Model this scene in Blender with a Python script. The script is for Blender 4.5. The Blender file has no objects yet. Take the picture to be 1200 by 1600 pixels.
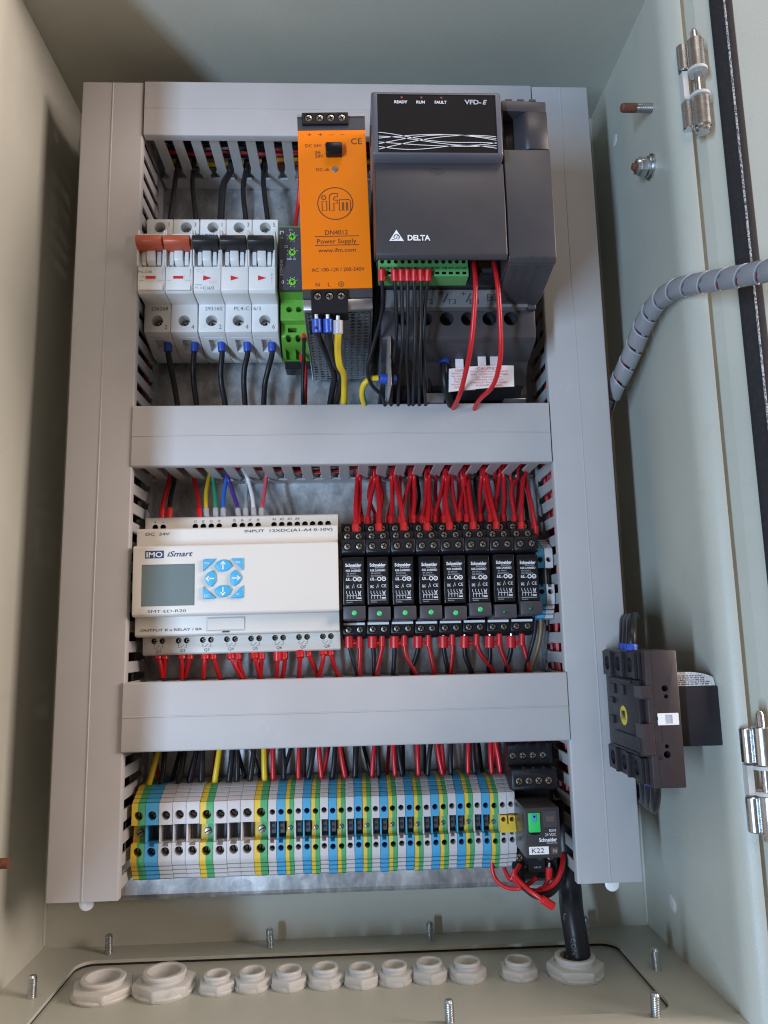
import bpy, bmesh, math, random
from mathutils import Vector, Matrix

# ---------------------------------------------------------------- camera, light, exposure
S = 0.001                      # all coordinates below are millimetres: (x right, d out of the mounting plate, z up)
scene = bpy.context.scene
COL = scene.collection
rnd = random.Random(7)

def V(x, d, z): return Vector((x*S, -d*S, z*S))

cam_data = bpy.data.cameras.new('camera')
cam = bpy.data.objects.new('camera', cam_data); COL.objects.link(cam)
scene.camera = cam
cam_data.sensor_fit = 'VERTICAL'; cam_data.sensor_height = 24.0; cam_data.lens = 18.0
cam_data.clip_start = 0.01; cam_data.clip_end = 50
_y, _p, _r = math.radians(2.605), math.radians(9.206), math.radians(-1.241)
_f = Vector((math.sin(_y)*math.cos(_p), math.cos(_y)*math.cos(_p), math.sin(_p)))
_rt = Vector((math.cos(_y), -math.sin(_y), 0)); _u = _rt.cross(_f)
_r2 = _rt*math.cos(_r)+_u*math.sin(_r); _u2 = -_rt*math.sin(_r)+_u*math.cos(_r)
M = Matrix((_r2, _u2, -_f)).transposed().to_4x4(); M.translation = V(3.25, 548.6, -116.7)
cam.matrix_world = M

world = bpy.data.worlds.new('World'); scene.world = world; world.use_nodes = True
bg = world.node_tree.nodes['Background']
bg.inputs['Color'].default_value = (1.0, 0.78, 0.64, 1); bg.inputs['Strength'].default_value = 0.18

def area(name, loc, target, sx, sy, power, col):
    l = bpy.data.lights.new(name, 'AREA'); l.shape = 'RECTANGLE'; l.size = sx; l.size_y = sy; l.energy = power; l.color = col
    o = bpy.data.objects.new(name, l); COL.objects.link(o); o.location = loc
    o.rotation_euler = (Vector(target)-Vector(loc)).to_track_quat('-Z', 'Y').to_euler()
    return o
area('window_light', (-1.13, -2.0, -0.60), (0.0, -0.05, 0.0), 0.10, 1.25, 57, (0.50, 0.71, 0.98))
area('ceiling_lamp', (0.35, -1.25, 1.75), (0.0, -0.05, -0.1), 1.1, 0.7, 10, (1.0, 0.90, 0.80))

area('side_lamp', (2.0, -0.70, 0.50), (-0.2, -0.05, 0.0), 1.30, 0.90, 74, (1.0, 0.83, 0.76))

scene.render.engine = 'CYCLES'
scene.cycles.filter_width = 1.15
vs = scene.view_settings
vs.view_transform = 'Standard'; vs.look = 'None'; vs.exposure = -0.07; vs.gamma = 1.0
vs.use_curve_mapping = False

# ---------------------------------------------------------------- materials
MATS = {}
def mat(name, col, rough=0.5, metal=0.0, var=0.06, vscale=60, bump=0.0, bscale=900, spec=0.5, coat=0.0, rvar=0.08, alpha=1.0, trans=0.0):
    m = bpy.data.materials.new(name); m.use_nodes = True; MATS[name] = m
    nt = m.node_tree; n = nt.nodes; L = nt.links
    p = n['Principled BSDF']
    p.inputs['Metallic'].default_value = metal
    p.inputs['Specular IOR Level'].default_value = spec
    p.inputs['Coat Weight'].default_value = coat
    p.inputs['Transmission Weight'].default_value = trans
    p.inputs['Alpha'].default_value = alpha
    tc = n.new('ShaderNodeTexCoord')
    nz = n.new('ShaderNodeTexNoise'); nz.inputs['Scale'].default_value = vscale; nz.inputs['Detail'].default_value = 5
    L.new(tc.outputs['Object'], nz.inputs['Vector'])
    r = n.new('ShaderNodeValToRGB')
    a = [max(0, c*(1-var)) for c in col]; b = [min(1, c*(1+var)) for c in col]
    r.color_ramp.elements[0].position = .3; r.color_ramp.elements[1].position = .7
    r.color_ramp.elements[0].color = (*a, 1); r.color_ramp.elements[1].color = (*b, 1)
    L.new(nz.outputs['Fac'], r.inputs['Fac']); L.new(r.outputs['Color'], p.inputs['Base Color'])
    mr = n.new('ShaderNodeMapRange'); mr.inputs['To Min'].default_value = max(0.02, rough-rvar); mr.inputs['To Max'].default_value = min(1, rough+rvar)
    nz2 = n.new('ShaderNodeTexNoise'); nz2.inputs['Scale'].default_value = vscale*2.7; nz2.inputs['Detail'].default_value = 6
    L.new(tc.outputs['Object'], nz2.inputs['Vector'])
    L.new(nz2.outputs['Fac'], mr.inputs['Value']); L.new(mr.outputs['Result'], p.inputs['Roughness'])
    if bump:
        nb = n.new('ShaderNodeTexNoise'); nb.inputs['Scale'].default_value = bscale; nb.inputs['Detail'].default_value = 3
        L.new(tc.outputs['Object'], nb.inputs['Vector'])
        bp = n.new('ShaderNodeBump'); bp.inputs['Strength'].default_value = bump; bp.inputs['Distance'].default_value = 0.0003
        L.new(nb.outputs['Fac'], bp.inputs['Height']); L.new(bp.outputs['Normal'], p.inputs['Normal'])
    return m

def smudge(m, scale, lo, hi, col, amount, seed=0.0):
    """worn / dusty patches mixed over a material's base colour"""
    nt = m.node_tree; n = nt.nodes; L = nt.links; p = n['Principled BSDF']
    src = p.inputs['Base Color'].links[0].from_socket
    tc = n.new('ShaderNodeTexCoord'); mp = n.new('ShaderNodeMapping'); mp.inputs['Location'].default_value = (seed, seed*1.7, seed*.3)
    L.new(tc.outputs['Object'], mp.inputs['Vector'])
    nz = n.new('ShaderNodeTexNoise'); nz.inputs['Scale'].default_value = scale; nz.inputs['Detail'].default_value = 8; nz.inputs['Roughness'].default_value = .65
    L.new(mp.outputs['Vector'], nz.inputs['Vector'])
    mr = n.new('ShaderNodeMapRange'); mr.inputs['From Min'].default_value = lo; mr.inputs['From Max'].default_value = hi
    mr.inputs['To Min'].default_value = 0; mr.inputs['To Max'].default_value = amount
    L.new(nz.outputs['Fac'], mr.inputs['Value'])
    mx = n.new('ShaderNodeMix'); mx.data_type = 'RGBA'
    L.new(mr.outputs['Result'], mx.inputs[0]); L.new(src, mx.inputs[6]); mx.inputs[7].default_value = (*col, 1)
    L.new(mx.outputs[2], p.inputs['Base Color'])

mat('paint', (0.485, 0.485, 0.415), .42, var=.03, vscale=14, bump=.45, bscale=1100)
smudge(MATS['paint'], 9, .55, .8, (.62, .60, .54), .4, 3.0)
smudge(MATS['paint'], 38, .60, .78, (.36, .34, .28), .35, 6.0)
smudge(MATS['paint'], 260, .70, .76, (.18, .16, .12), .5, 8.0)
mat('paint_scuff', (.70, .68, .62), .6, var=.12, vscale=500, bump=.6, bscale=1500)
mat('pvc', (0.43, 0.42, 0.42), .48, var=.025, vscale=30, bump=.08, bscale=2500)
smudge(MATS['pvc'], 14, .55, .8, (.34, .32, .30), .3, 1.0)
smudge(MATS['pvc'], 75, .60, .74, (.53, .52, .51), .35, 9.0)
smudge(MATS['pvc'], 420, .72, .77, (.12, .11, .10), .6, 5.0)
mat('pvc_tooth', (0.43, 0.43, 0.43), .46, var=.03, vscale=80)
mat('mcb_white', (0.73, 0.73, 0.72), .38, var=.02, vscale=60, bump=.05, bscale=2500)
mat('mcb_lever', (0.74, 0.74, 0.73), .35, var=.02)
mat('clear_plastic', (0.78, 0.79, 0.79), .15, var=.02, spec=.6)
mat('toggle_red', (0.42, 0.075, 0.03), .38, var=.05)
mat('toggle_black', (0.018, 0.018, 0.020), .35, var=.1, spec=.28)
mat('black_plastic', (0.013, 0.013, 0.016), .38, var=.12, vscale=120, bump=.06, bscale=2500, spec=.28)
mat('black_gloss', (0.010, 0.010, 0.012), .22, var=.1, spec=.28)
mat('black_hole', (0.006, 0.006, 0.007), .7)
mat('vfd_grey', (0.042, 0.040, 0.046), .42, var=.04, vscale=40, bump=.10, bscale=2800)
mat('vfd_dark', (0.044, 0.042, 0.048), .38, var=.06, vscale=60, bump=.08, bscale=2800)
mat('vfd_bezel', (0.105, 0.105, 0.125), .32, var=.04)
mat('vfd_panel', (0.012, 0.010, 0.011), .45, var=.06, spec=.12)
mat('label_grey', (0.17, 0.165, 0.165), .3, var=.05, vscale=200)
mat('orange', (0.97, 0.215, 0.004), .45, spec=.25, var=.025, vscale=30)
mat('psu_dark', (0.055, 0.053, 0.062), .40, var=.06)
mat('psu_metal', (0.50, 0.51, 0.53), .34, metal=.9, var=.05, vscale=150)
mat('galv', (0.52, 0.54, 0.56), .30, metal=.8, var=.10, vscale=25, rvar=.14)
mat('rail_metal', (0.62, 0.62, 0.60), .26, metal=1.0, var=.05, vscale=90)
mat('screw_metal', (0.62, 0.58, 0.50), .30, metal=1.0, var=.14, vscale=700, rvar=.12)
mat('zinc', (0.55, 0.57, 0.58), .32, metal=1.0, var=.12, vscale=300)
mat('chrome', (0.62, 0.63, 0.64), .27, metal=1.0, var=.04, vscale=100)
mat('rust', (0.16, 0.055, 0.030), .75, var=.3, vscale=900, bump=.5, bscale=2500)
mat('brass', (0.55, 0.36, 0.12), .3, metal=1.0)
mat('relay_green_plastic', (0.12, 0.35, 0.04), .40, var=.05)
mat('knob_green', (0.24, 0.60, 0.05), .4, var=.05)
mat('connector_green', (0.13, 0.42, 0.13), .42, var=.06)
mat('plc_white', (0.68, 0.645, 0.59), .42, var=.015, vscale=20, bump=.10, bscale=3000)
mat('plc_black', (0.03, 0.03, 0.03), .5)
mat('lcd', (0.155, 0.205, 0.21), .16, var=.05, vscale=25, spec=.6)
mat('key_blue', (0.055, 0.40, 0.68), .40, var=.04)
mat('navy', (0.012, 0.035, 0.11), .45)
mat('ink_dark', (0.035, 0.035, 0.045), .6)
mat('ink_brown', (0.10, 0.035, 0.02), .6)
mat('ink_white', (0.72, 0.73, 0.76), .55)
mat('ink_print', (0.15, 0.15, 0.17), .6)
mat('ink_grey', (0.42, 0.44, 0.48), .55)
mat('ink_blue', (0.03, 0.30, 0.62), .55)
mat('ink_red', (0.55, 0.10, 0.10), .6)
mat('indicator_red', (0.62, 0.02, 0.03), .4)
mat('led_green', (0.06, 0.60, 0.16), .3)
mat('led_dark_green', (0.01, 0.07, 0.03), .3)
mat('led_red', (0.16, 0.02, 0.02), .3)
mat('flag_green', (0.035, 0.55, 0.13), .4)
mat('tb_grey', (0.52, 0.50, 0.50), .45, var=.03, vscale=90)
mat('tb_blue', (0.06, 0.32, 0.54), .45, var=.04, vscale=90)
mat('tb_yellow', (0.66, 0.46, 0.05), .45, var=.04, vscale=90)
mat('tb_green', (0.07, 0.33, 0.13), .45, var=.05, vscale=90)
mat('tb_insert', (0.05, 0.052, 0.06), .5)
mat('w_black', (0.016, 0.016, 0.019), .34, var=.15, vscale=200, spec=.28)
mat('w_red', (0.55, 0.012, 0.018), .32, var=.06, vscale=200)
mat('w_yellow', (0.72, 0.50, 0.02), .35, var=.05)
mat('w_green', (0.02, 0.30, 0.15), .36)
mat('w_blue', (0.02, 0.14, 0.55), .36)
mat('w_purple', (0.09, 0.03, 0.22), .36)
mat('w_grey', (0.32, 0.33, 0.35), .4)
mat('w_white', (0.74, 0.74, 0.75), .4)
mat('w_pink', (0.66, 0.10, 0.13), .36)
mat('w_brown', (0.17, 0.105, 0.055), .4)
mat('f_blue', (0.02, 0.07, 0.42), .35)
mat('f_red', (0.60, 0.015, 0.018), .36)
mat('f_grey', (0.42, 0.42, 0.43), .35)
mat('spiral', (0.24, 0.245, 0.26), .34, var=.05)
mat('gasket', (0.014, 0.013, 0.015), .85, var=.3, vscale=400, bump=.8, bscale=1600)
mat('gasket_worn', (0.10, 0.10, 0.10), .8, var=.95, vscale=700)
smudge(MATS['gasket_worn'], 900, .46, .54, (.6, .6, .6), .9, 2.0)
mat('gland', (0.57, 0.565, 0.535), .50, var=.03, vscale=60, bump=.08, bscale=2000)
smudge(MATS['gland'], 120, .58, .75, (.36, .33, .28), .5, 4.0)
mat('gland_in', (0.42, 0.40, 0.36), .6)
mat('sw_brown', (0.036, 0.027, 0.029), .40, var=.06, bump=.08, bscale=2500)
mat('sw_dark', (0.022, 0.020, 0.024), .42, var=.08, spec=.28)
mat('sticker_yellow', (0.62, 0.50, 0.03), .5)
mat('sticker_silver', (0.60, 0.61, 0.63), .35, var=.25, vscale=900)
mat('paper', (0.76, 0.70, 0.69), .7, var=.03)
mat('white_plastic', (0.80, 0.79, 0.78), .35, var=.02)
mat('relay_case', (0.045, 0.042, 0.044), .34, var=.06, coat=.2, spec=.28)
mat('window_brown', (0.12, 0.085, 0.07), .15)

# galvanised sheet: zinc spangle and smeared oily marks
def galv_nodes(m):
    nt = m.node_tree; n = nt.nodes; L = nt.links; p = n['Principled BSDF']
    tc = n.new('ShaderNodeTexCoord')
    vo = n.new('ShaderNodeTexVoronoi'); vo.inputs['Scale'].default_value = 170; vo.inputs['Randomness'].default_value = 1
    nz = n.new('ShaderNodeTexNoise'); nz.inputs['Scale'].default_value = 40; nz.inputs['Detail'].default_value = 6; nz.inputs['Roughness'].default_value = .7
    mp = n.new('ShaderNodeMapping'); mp.inputs['Scale'].default_value = (1, 1, .55)
    L.new(tc.outputs['Object'], mp.inputs['Vector'])
    L.new(mp.outputs['Vector'], nz.inputs['Vector']); L.new(tc.outputs['Object'], vo.inputs['Vector'])
    r = n.new('ShaderNodeValToRGB'); r.color_ramp.elements[0].position = .36; r.color_ramp.elements[1].position = .62
    r.color_ramp.elements[0].color = (.30, .32, .34, 1); r.color_ramp.elements[1].color = (.72, .73, .74, 1)
    L.new(nz.outputs['Fac'], r.inputs['Fac'])
    bw = n.new('ShaderNodeRGBToBW'); L.new(vo.outputs['Color'], bw.inputs['Color'])
    mr = n.new('ShaderNodeMapRange'); mr.inputs['To Min'].default_value = .82; mr.inputs['To Max'].default_value = 1.12
    L.new(bw.outputs['Val'], mr.inputs['Value'])
    mx = n.new('ShaderNodeMix'); mx.data_type = 'RGBA'; mx.blend_type = 'MULTIPLY'; mx.inputs[0].default_value = 1
    L.new(r.outputs['Color'], mx.inputs[6]); L.new(mr.outputs['Result'], mx.inputs[7])
    L.new(mx.outputs[2], p.inputs['Base Color'])
    mr2 = n.new('ShaderNodeMapRange'); mr2.inputs['To Min'].default_value = .26; mr2.inputs['To Max'].default_value = .50
    L.new(nz.outputs['Fac'], mr2.inputs['Value']); L.new(mr2.outputs['Result'], p.inputs['Roughness'])
galv_nodes(MATS['galv'])

# ---------------------------------------------------------------- mesh helpers
ORG = {}
def catmull(pts, k=6):
    if len(pts) < 3: k = 1
    P = [Vector(p) for p in pts]
    if k == 1: return P
    P = [P[0]*2-P[1]] + P + [P[-1]*2-P[-2]]
    out = []
    for i in range(1, len(P)-2):
        a, b, c, e = P[i-1], P[i], P[i+1], P[i+2]
        for j in range(k):
            t = j/k
            out.append(.5*((2*b)+(c-a)*t+(2*a-5*b+4*c-e)*t*t+(3*b-a-3*c+e)*t**3))
    out.append(P[-2]); return out

class MB:
    def __init__(s): s.v = []; s.f = []; s.mi = []; s.m = 0
    def add(s, vs, fs):
        o = len(s.v); s.v += [tuple(v) for v in vs]
        for f in fs: s.f.append([o+i for i in f]); s.mi.append(s.m)
        return s
    def box(s, x0, x1, d0, d1, z0, z1):
        return s.add([(x, d, z) for x in (x0, x1) for d in (d0, d1) for z in (z0, z1)],
                     [(0,1,3,2),(4,6,7,5),(0,4,5,1),(2,3,7,6),(0,2,6,4),(1,5,7,3)])
    def ext(s, a, b):
        n = len(a)
        return s.add(list(a)+list(b), [tuple(range(n)), tuple(range(2*n-1, n-1, -1))]+[(i, (i+1) % n, n+(i+1) % n, n+i) for i in range(n)])
    def px(s, prof, x0, x1): return s.ext([(x0, d, z) for d, z in prof], [(x1, d, z) for d, z in prof])
    def pz(s, prof, z0, z1): return s.ext([(x, d, z0) for x, d in prof], [(x, d, z1) for x, d in prof])
    def pd(s, prof, d0, d1): return s.ext([(x, d0, z) for x, z in prof], [(x, d1, z) for x, z in prof])
    def cyl(s, c, ax, r, l, n=16, r2=None):
        r2 = r if r2 is None else r2
        def ring(rr, off):
            o = []
            for i in range(n):
                a = 2*math.pi*i/n; u, w = rr*math.cos(a), rr*math.sin(a)
                if ax == 'd': o.append((c[0]+u, c[1]+off, c[2]+w))
                elif ax == 'x': o.append((c[0]+off, c[1]+u, c[2]+w))
                else: o.append((c[0]+u, c[1]+w, c[2]+off))
            return o
        return s.ext(ring(r, 0), ring(r2, l))
    def lathe(s, c, ax, prof, n=24):
        """closed profile of (radius, offset) pairs turned about an axis through c"""
        k = len(prof); vs = []
        for i in range(n):
            a = 2*math.pi*i/n
            for r, o in prof:
                u, w = r*math.cos(a), r*math.sin(a)
                vs.append((c[0]+u, c[1]+o, c[2]+w) if ax == 'd' else (c[0]+o, c[1]+u, c[2]+w) if ax == 'x' else (c[0]+u, c[1]+w, c[2]+o))
        fs = [(i*k+j, i*k+(j+1) % k, ((i+1) % n)*k+(j+1) % k, ((i+1) % n)*k+j) for i in range(n) for j in range(k)]
        return s.add(vs, fs)
    def tube(s, path, r, n=8, k=6, stripe=None, rs=None):
        P = catmull(path, k); T = []
        for i in range(len(P)):
            a = P[max(0, i-1)]; b = P[min(len(P)-1, i+1)]; T.append((b-a).normalized())
        up = Vector((0, 1, 0)) if abs(T[0].y) < .9 else Vector((1, 0, 0))
        N = (up-T[0]*up.dot(T[0])).normalized(); vs = []
        for i, p in enumerate(P):
            N = (N-T[i]*N.dot(T[i])).normalized(); B = T[i].cross(N)
            rr = r if rs is None else rs(i/(len(P)-1))
            for j in range(n):
                a = 2*math.pi*j/n; vs.append(p+(N*math.cos(a)+B*math.sin(a))*rr)
        o = len(s.v); s.v += [tuple(v) for v in vs]
        for i in range(len(P)-1):
            for j in range(n):
                s.f.append([o+i*n+j, o+i*n+(j+1) % n, o+(i+1)*n+(j+1) % n, o+(i+1)*n+j]); s.mi.append(1 if stripe and j in stripe else s.m)
        s.f.append([o+j for j in range(n)]); s.mi.append(s.m)
        s.f.append([o+(len(P)-1)*n+j for j in range(n)]); s.mi.append(s.m)
        return s
    def strip(s, pts, d, w, closed=False):
        """flat printed line in the plane of a front face: pts are (x, z)"""
        n = len(pts); L = []; Rr = []
        for i in range(n):
            a = pts[(i-1) % n] if closed or i > 0 else pts[i]; b = pts[(i+1) % n] if closed or i < n-1 else pts[i]
            t = Vector((b[0]-a[0], b[1]-a[1])); t = t.normalized() if t.length else Vector((1, 0))
            nn = Vector((-t.y, t.x))*w/2
            L.append((pts[i][0]+nn.x, d, pts[i][1]+nn.y)); Rr.append((pts[i][0]-nn.x, d, pts[i][1]-nn.y))
        m = n if closed else n-1
        return s.add(L+Rr, [(i, (i+1) % n, n+(i+1) % n, n+i) for i in range(m)])
    def quad(s, x0, x1, z0, z1, d): return s.add([(x0, d, z0), (x1, d, z0), (x1, d, z1), (x0, d, z1)], [(0, 1, 2, 3)])
    def mesh(s, name, mats, org=(0, 0, 0), bevel=0, seg=1, cut=None, flat=False, angle=35, flip=False):
        me = bpy.data.meshes.new(name)
        me.from_pydata([V(v[0]-org[0], v[1]-org[1], v[2]-org[2]) for v in s.v], [], s.f)
        mats = mats if isinstance(mats, (list, tuple)) else [mats]
        for m in mats: me.materials.append(MATS[m])
        me.polygons.foreach_set('material_index', s.mi)
        bm = bmesh.new(); bm.from_mesh(me)
        if flat:
            for f in bm.faces:
                f.normal_update()
                if f.normal.y > 0: f.normal_flip()
        else: bmesh.ops.recalc_face_normals(bm, faces=bm.faces)
        if bevel:
            ed = [e for e in bm.edges if len(e.link_faces) == 2 and e.calc_face_angle(0) > math.radians(28)]
            bmesh.ops.bevel(bm, geom=ed, offset=bevel*S, segments=seg, profile=.5, affect='EDGES', clamp_overlap=True)
        bm.to_mesh(me); bm.free()
        if cut is not None:
            a = bpy.data.objects.new('tmp_a', me); cm = cut.mesh('tmp_c', mats[-1], org); b = bpy.data.objects.new('tmp_b', cm)
            COL.objects.link(a); COL.objects.link(b)
            md = a.modifiers.new('b', 'BOOLEAN'); md.object = b; md.operation = 'DIFFERENCE'; md.solver = 'EXACT'; md.material_mode = 'TRANSFER'
            dg = bpy.context.evaluated_depsgraph_get(); dg.update()
            nm = bpy.data.meshes.new_from_object(a.evaluated_get(dg))
            bpy.data.objects.remove(a); bpy.data.objects.remove(b); bpy.data.meshes.remove(cm); bpy.data.meshes.remove(me)
            me = nm; me.name = name
        if not flat:
            me.polygons.foreach_set('use_smooth', [True]*len(me.polygons)); me.set_sharp_from_angle(angle=math.radians(angle))
        return me
    def build(s, name, mats, parent=None, org=None, **kw):
        o_ = ORG[parent] if parent is not None else (org or (0, 0, 0))
        me = s.mesh(name, mats, o_, **kw)
        o = bpy.data.objects.new(name, me); COL.objects.link(o); ORG[o] = o_
        if parent is not None: o.parent = parent
        else: o.location = V(*o_)
        return o

def tag(o, label, cat=None, group=None, kind=None):
    if label: o['label'] = label
    if cat: o['category'] = cat
    if group: o['group'] = group
    if kind: o['kind'] = kind
    return o
def thing(name, label, cat, loc, group=None):
    o = bpy.data.objects.new(name, None); COL.objects.link(o); o.empty_display_size = .01
    o.location = V(*loc); ORG[o] = tuple(loc)
    return tag(o, label, cat, group)
def inst(name, me, parent, p, scale=1.0, rot=None):
    o = bpy.data.objects.new(name, me); COL.objects.link(o)
    g = ORG[parent]; o.parent = parent; o.location = V(p[0]-g[0], p[1]-g[1], p[2]-g[2]); ORG[o] = tuple(p)
    if scale != 1.0: o.scale = (scale,)*3
    if rot: o.rotation_euler = rot
    return o
def copy_tree(o, dx=0, dd=0, dz=0, parent=None, label=None):
    c = o.copy(); COL.objects.link(c)
    if parent is None:
        c.location = o.location + V(dx, dd, dz); g = ORG[o]; ORG[c] = (g[0]+dx, g[1]+dd, g[2]+dz)
        if label: c['label'] = label
    else: c.parent = parent; ORG[c] = ORG[o]
    for ch in o.children: copy_tree(ch, parent=c)
    return c

TXT = {}
def text_mesh(s, h, w, mname, align, ang, shear, bold):
    key = (s, h, w, mname, align, ang, shear, bold)
    if key in TXT: return TXT[key]
    cu = bpy.data.curves.new('lettering', 'FONT'); cu.body = s; cu.size = 1; cu.resolution_u = 3; cu.shear = shear; cu.offset = bold; cu.space_line = .8
    ob = bpy.data.objects.new('tmp_t', cu)
    me = bpy.data.meshes.new_from_object(ob)
    bpy.data.objects.remove(ob)
    xs = [v.co.x for v in me.vertices]; ys = [v.co.y for v in me.vertices]
    if not xs: return me
    x0, x1, y0, y1 = min(xs), max(xs), min(ys), max(ys)
    kh = h/.70 if '\n' not in s else h/(y1-y0)
    kw = w/(x1-x0) if w else kh
    ax = {'L': x0, 'C': (x0+x1)/2, 'R': x1}[align]; ay = .35 if '\n' not in s else (y0+y1)/2
    ca, sa = math.cos(ang), math.sin(ang)
    for v in me.vertices:
        a, b = (v.co.x-ax)*kw, (v.co.y-ay)*kh
        v.co = ((a*ca-b*sa)*S, 0, (a*sa+b*ca)*S)
    me.materials.clear(); me.materials.append(MATS[mname]); me.name = 'lettering'
    TXT[key] = me; return me
def txt(s, x, d, z, h, parent, mname='ink_dark', w=None, align='C', ang=0, shear=0, bold=0, name='lettering', rot=None):
    return inst(name, text_mesh(s, h, w, mname, align, ang, shear, bold), parent, (x, d+.12, z), rot=rot)

# shared screws (unit radius 1 mm, head facing the viewer, seat at d = 0)
def screw_mesh(slots, mname='screw_metal'):
    m = MB(); m.lathe((0, 0, 0), 'd', [(0.001, -.4), (1, -.4), (1, .18), (.86, .34), (.4, .42), (.001, .43)], 16)
    c = MB(); w, l = .17, .66
    if slots == 2: c.pd([(w, l), (-w, l), (-w, w), (-l, w), (-l, -w), (-w, -w), (-w, -l), (w, -l), (w, -w), (l, -w), (l, w), (w, w)], .02, 1)
    else: c.box(-1.3, 1.3, .0, 1, -.16, .16)
    return m.mesh('screw', [mname, 'black_hole'], cut=c)
mat('screw_dull', (0.30, 0.27, 0.24), .42, metal=1.0, var=.2, vscale=700)
SCREW_X = screw_mesh(2); SCREW_S = screw_mesh(1, 'screw_dull')
def screw(parent, x, d, z, r=2.0, kind='x'):
    return inst('screw', SCREW_X if kind == 'x' else SCREW_S, parent, (x, d, z), r, (0, rnd.uniform(-1.5, 1.5), 0))

ORD = 'first second third fourth fifth sixth seventh eighth ninth tenth eleventh twelfth thirteenth fourteenth fifteenth sixteenth seventeenth eighteenth nineteenth twentieth twenty-first twenty-second twenty-third twenty-fourth twenty-fifth twenty-sixth twenty-seventh twenty-eighth twenty-ninth thirtieth thirty-first thirty-second thirty-third thirty-fourth thirty-fifth thirty-sixth thirty-seventh thirty-eighth thirty-ninth fortieth forty-first forty-second forty-third forty-fourth forty-fifth forty-sixth forty-seventh forty-eighth forty-ninth fiftieth fifty-first fifty-second fifty-third fifty-fourth fifty-fifth'.split()

# ---------------------------------------------------------------- the enclosure
ZF, ZT, XW, DB = -318.0, 300.0, 206.0, -15.0
enc = thing('electrical_enclosure', 'pebble grey painted steel wall cabinet standing open around all the components', 'enclosure', (0, DB, ZF))
MB().box(-XW-2, XW+2, DB-2, DB, ZF-2, ZT+2).build('back_wall', 'paint', enc)
# side walls end in a rolled gutter lip
def lip(sgn):
    inn = [(XW, DB+.02), (XW, 114), (XW-.7, 114.3), (XW-.7, 119), (XW-.1, 123), (XW+1.8, 127), (XW+5.0, 130.2), (XW+9.5, 131.6)]
    out = [(XW+9.5, 129.6), (XW+6, 128.4), (XW+3.6, 125.6), (XW+2, 121), (XW+2, DB+.02)]
    return [(sgn*x, d) for x, d in inn+out]
for sgn in (1, -1):
    w = MB().pz(lip(sgn), ZF+.01, ZT-.01).build('side_wall', 'paint', enc, angle=50)
    if sgn == 1: wall_r = w
    else: wall_l = w
tp = [(DB+.02, ZT), (114, ZT), (114.3, ZT-.7), (119, ZT-.7), (123, ZT-.1), (127, ZT+1.8), (130.2, ZT+5), (131.6, ZT+9.5), (129.6, ZT+9.5), (128.4, ZT+6), (125.6, ZT+3.6), (121, ZT+2), (DB+.02, ZT+2)]
MB().px(tp, -XW-8, XW+8).build('top_wall', 'paint', enc, angle=50)
# weld seam beads of the corners
MB().tube([(XW-.4, DB+.6, ZF+2), (XW-.4, DB+.6, ZT-2)], 1.3, 8, 1).build('weld_seam', 'paint', enc)
MB().tube([(-XW+.4, DB+.6, ZF+2), (-XW+.4, DB+.6, ZT-2)], 1.3, 8, 1).build('weld_seam', 'paint', enc)
# floor with a rounded opening, foam strip and the gland plate screwed under it
def rrect(x0, x1, d0, d1, r, n=6):
    o = []
    for cx, cd, a0 in ((x1-r, d1-r, 0), (x0+r, d1-r, 90), (x0+r, d0+r, 180), (x1-r, d0+r, 270)):
        for i in range(n+1):
            a = math.radians(a0+90*i/n); o.append((cx+r*math.cos(a), cd+r*math.sin(a)))
    return o
fl = MB(); hole = rrect(-174, 174, 8, 106, 11); n = len(hole)
for x0, x1, d0, d1 in ((-XW-1, XW+1, DB-1, 8), (-XW-1, XW+1, 106, 114.5), (-XW-1, -174, 8, 106), (174, XW+1, 8, 106)):
    fl.add([(x0, d0, ZF), (x1, d0, ZF), (x1, d1, ZF), (x0, d1, ZF)], [(0, 1, 2, 3)])
for c in range(4):                                   # rounded corners of the opening
    arc = hole[c*7:c*7+7]; cx = 174 if arc[3][0] > 0 else -174; cd = 106 if arc[3][1] > 57 else 8
    fl.add([(cx, cd, ZF)]+[(x, d, ZF) for x, d in arc], [(0, i+1, i+2) for i in range(6)])
fl.add([(x, d, ZF) for x, d in hole]+[(x, d, ZF-2) for x, d in hole], [(i, (i+1) % n, n+(i+1) % n, n+i) for i in range(n)])
floor = fl.build('floor_panel', 'paint', enc, flip=True)
fp = [(114, ZF), (114.3, ZF+.7), (119, ZF+.7), (123, ZF+.1), (127, ZF-1.8), (130.2, ZF-5), (131.6, ZF-9.5), (129.6, ZF-9.5), (128.4, ZF-6), (125.6, ZF-3.6), (121, ZF-2), (114, ZF-2)]
MB().px(fp, -XW-8, XW+8).build('floor_lip', 'paint', enc, angle=50)
gk = MB(); a = rrect(-174.6, 174.6, 7.4, 106.6, 11.4)
gk.add([(x, d, ZF-2) for x, d in a]+[(x, d, ZF-3.9) for x, d in a], [(i, (i+1) % len(a), len(a)+(i+1) % len(a), len(a)+i) for i in range(len(a))])
gk.build('foam_strip', 'gasket', enc)
gplate = MB().box(-192, 192, -10, 118, ZF-5.6, ZF-3.6).build('gland_plate', 'paint', enc)
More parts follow.
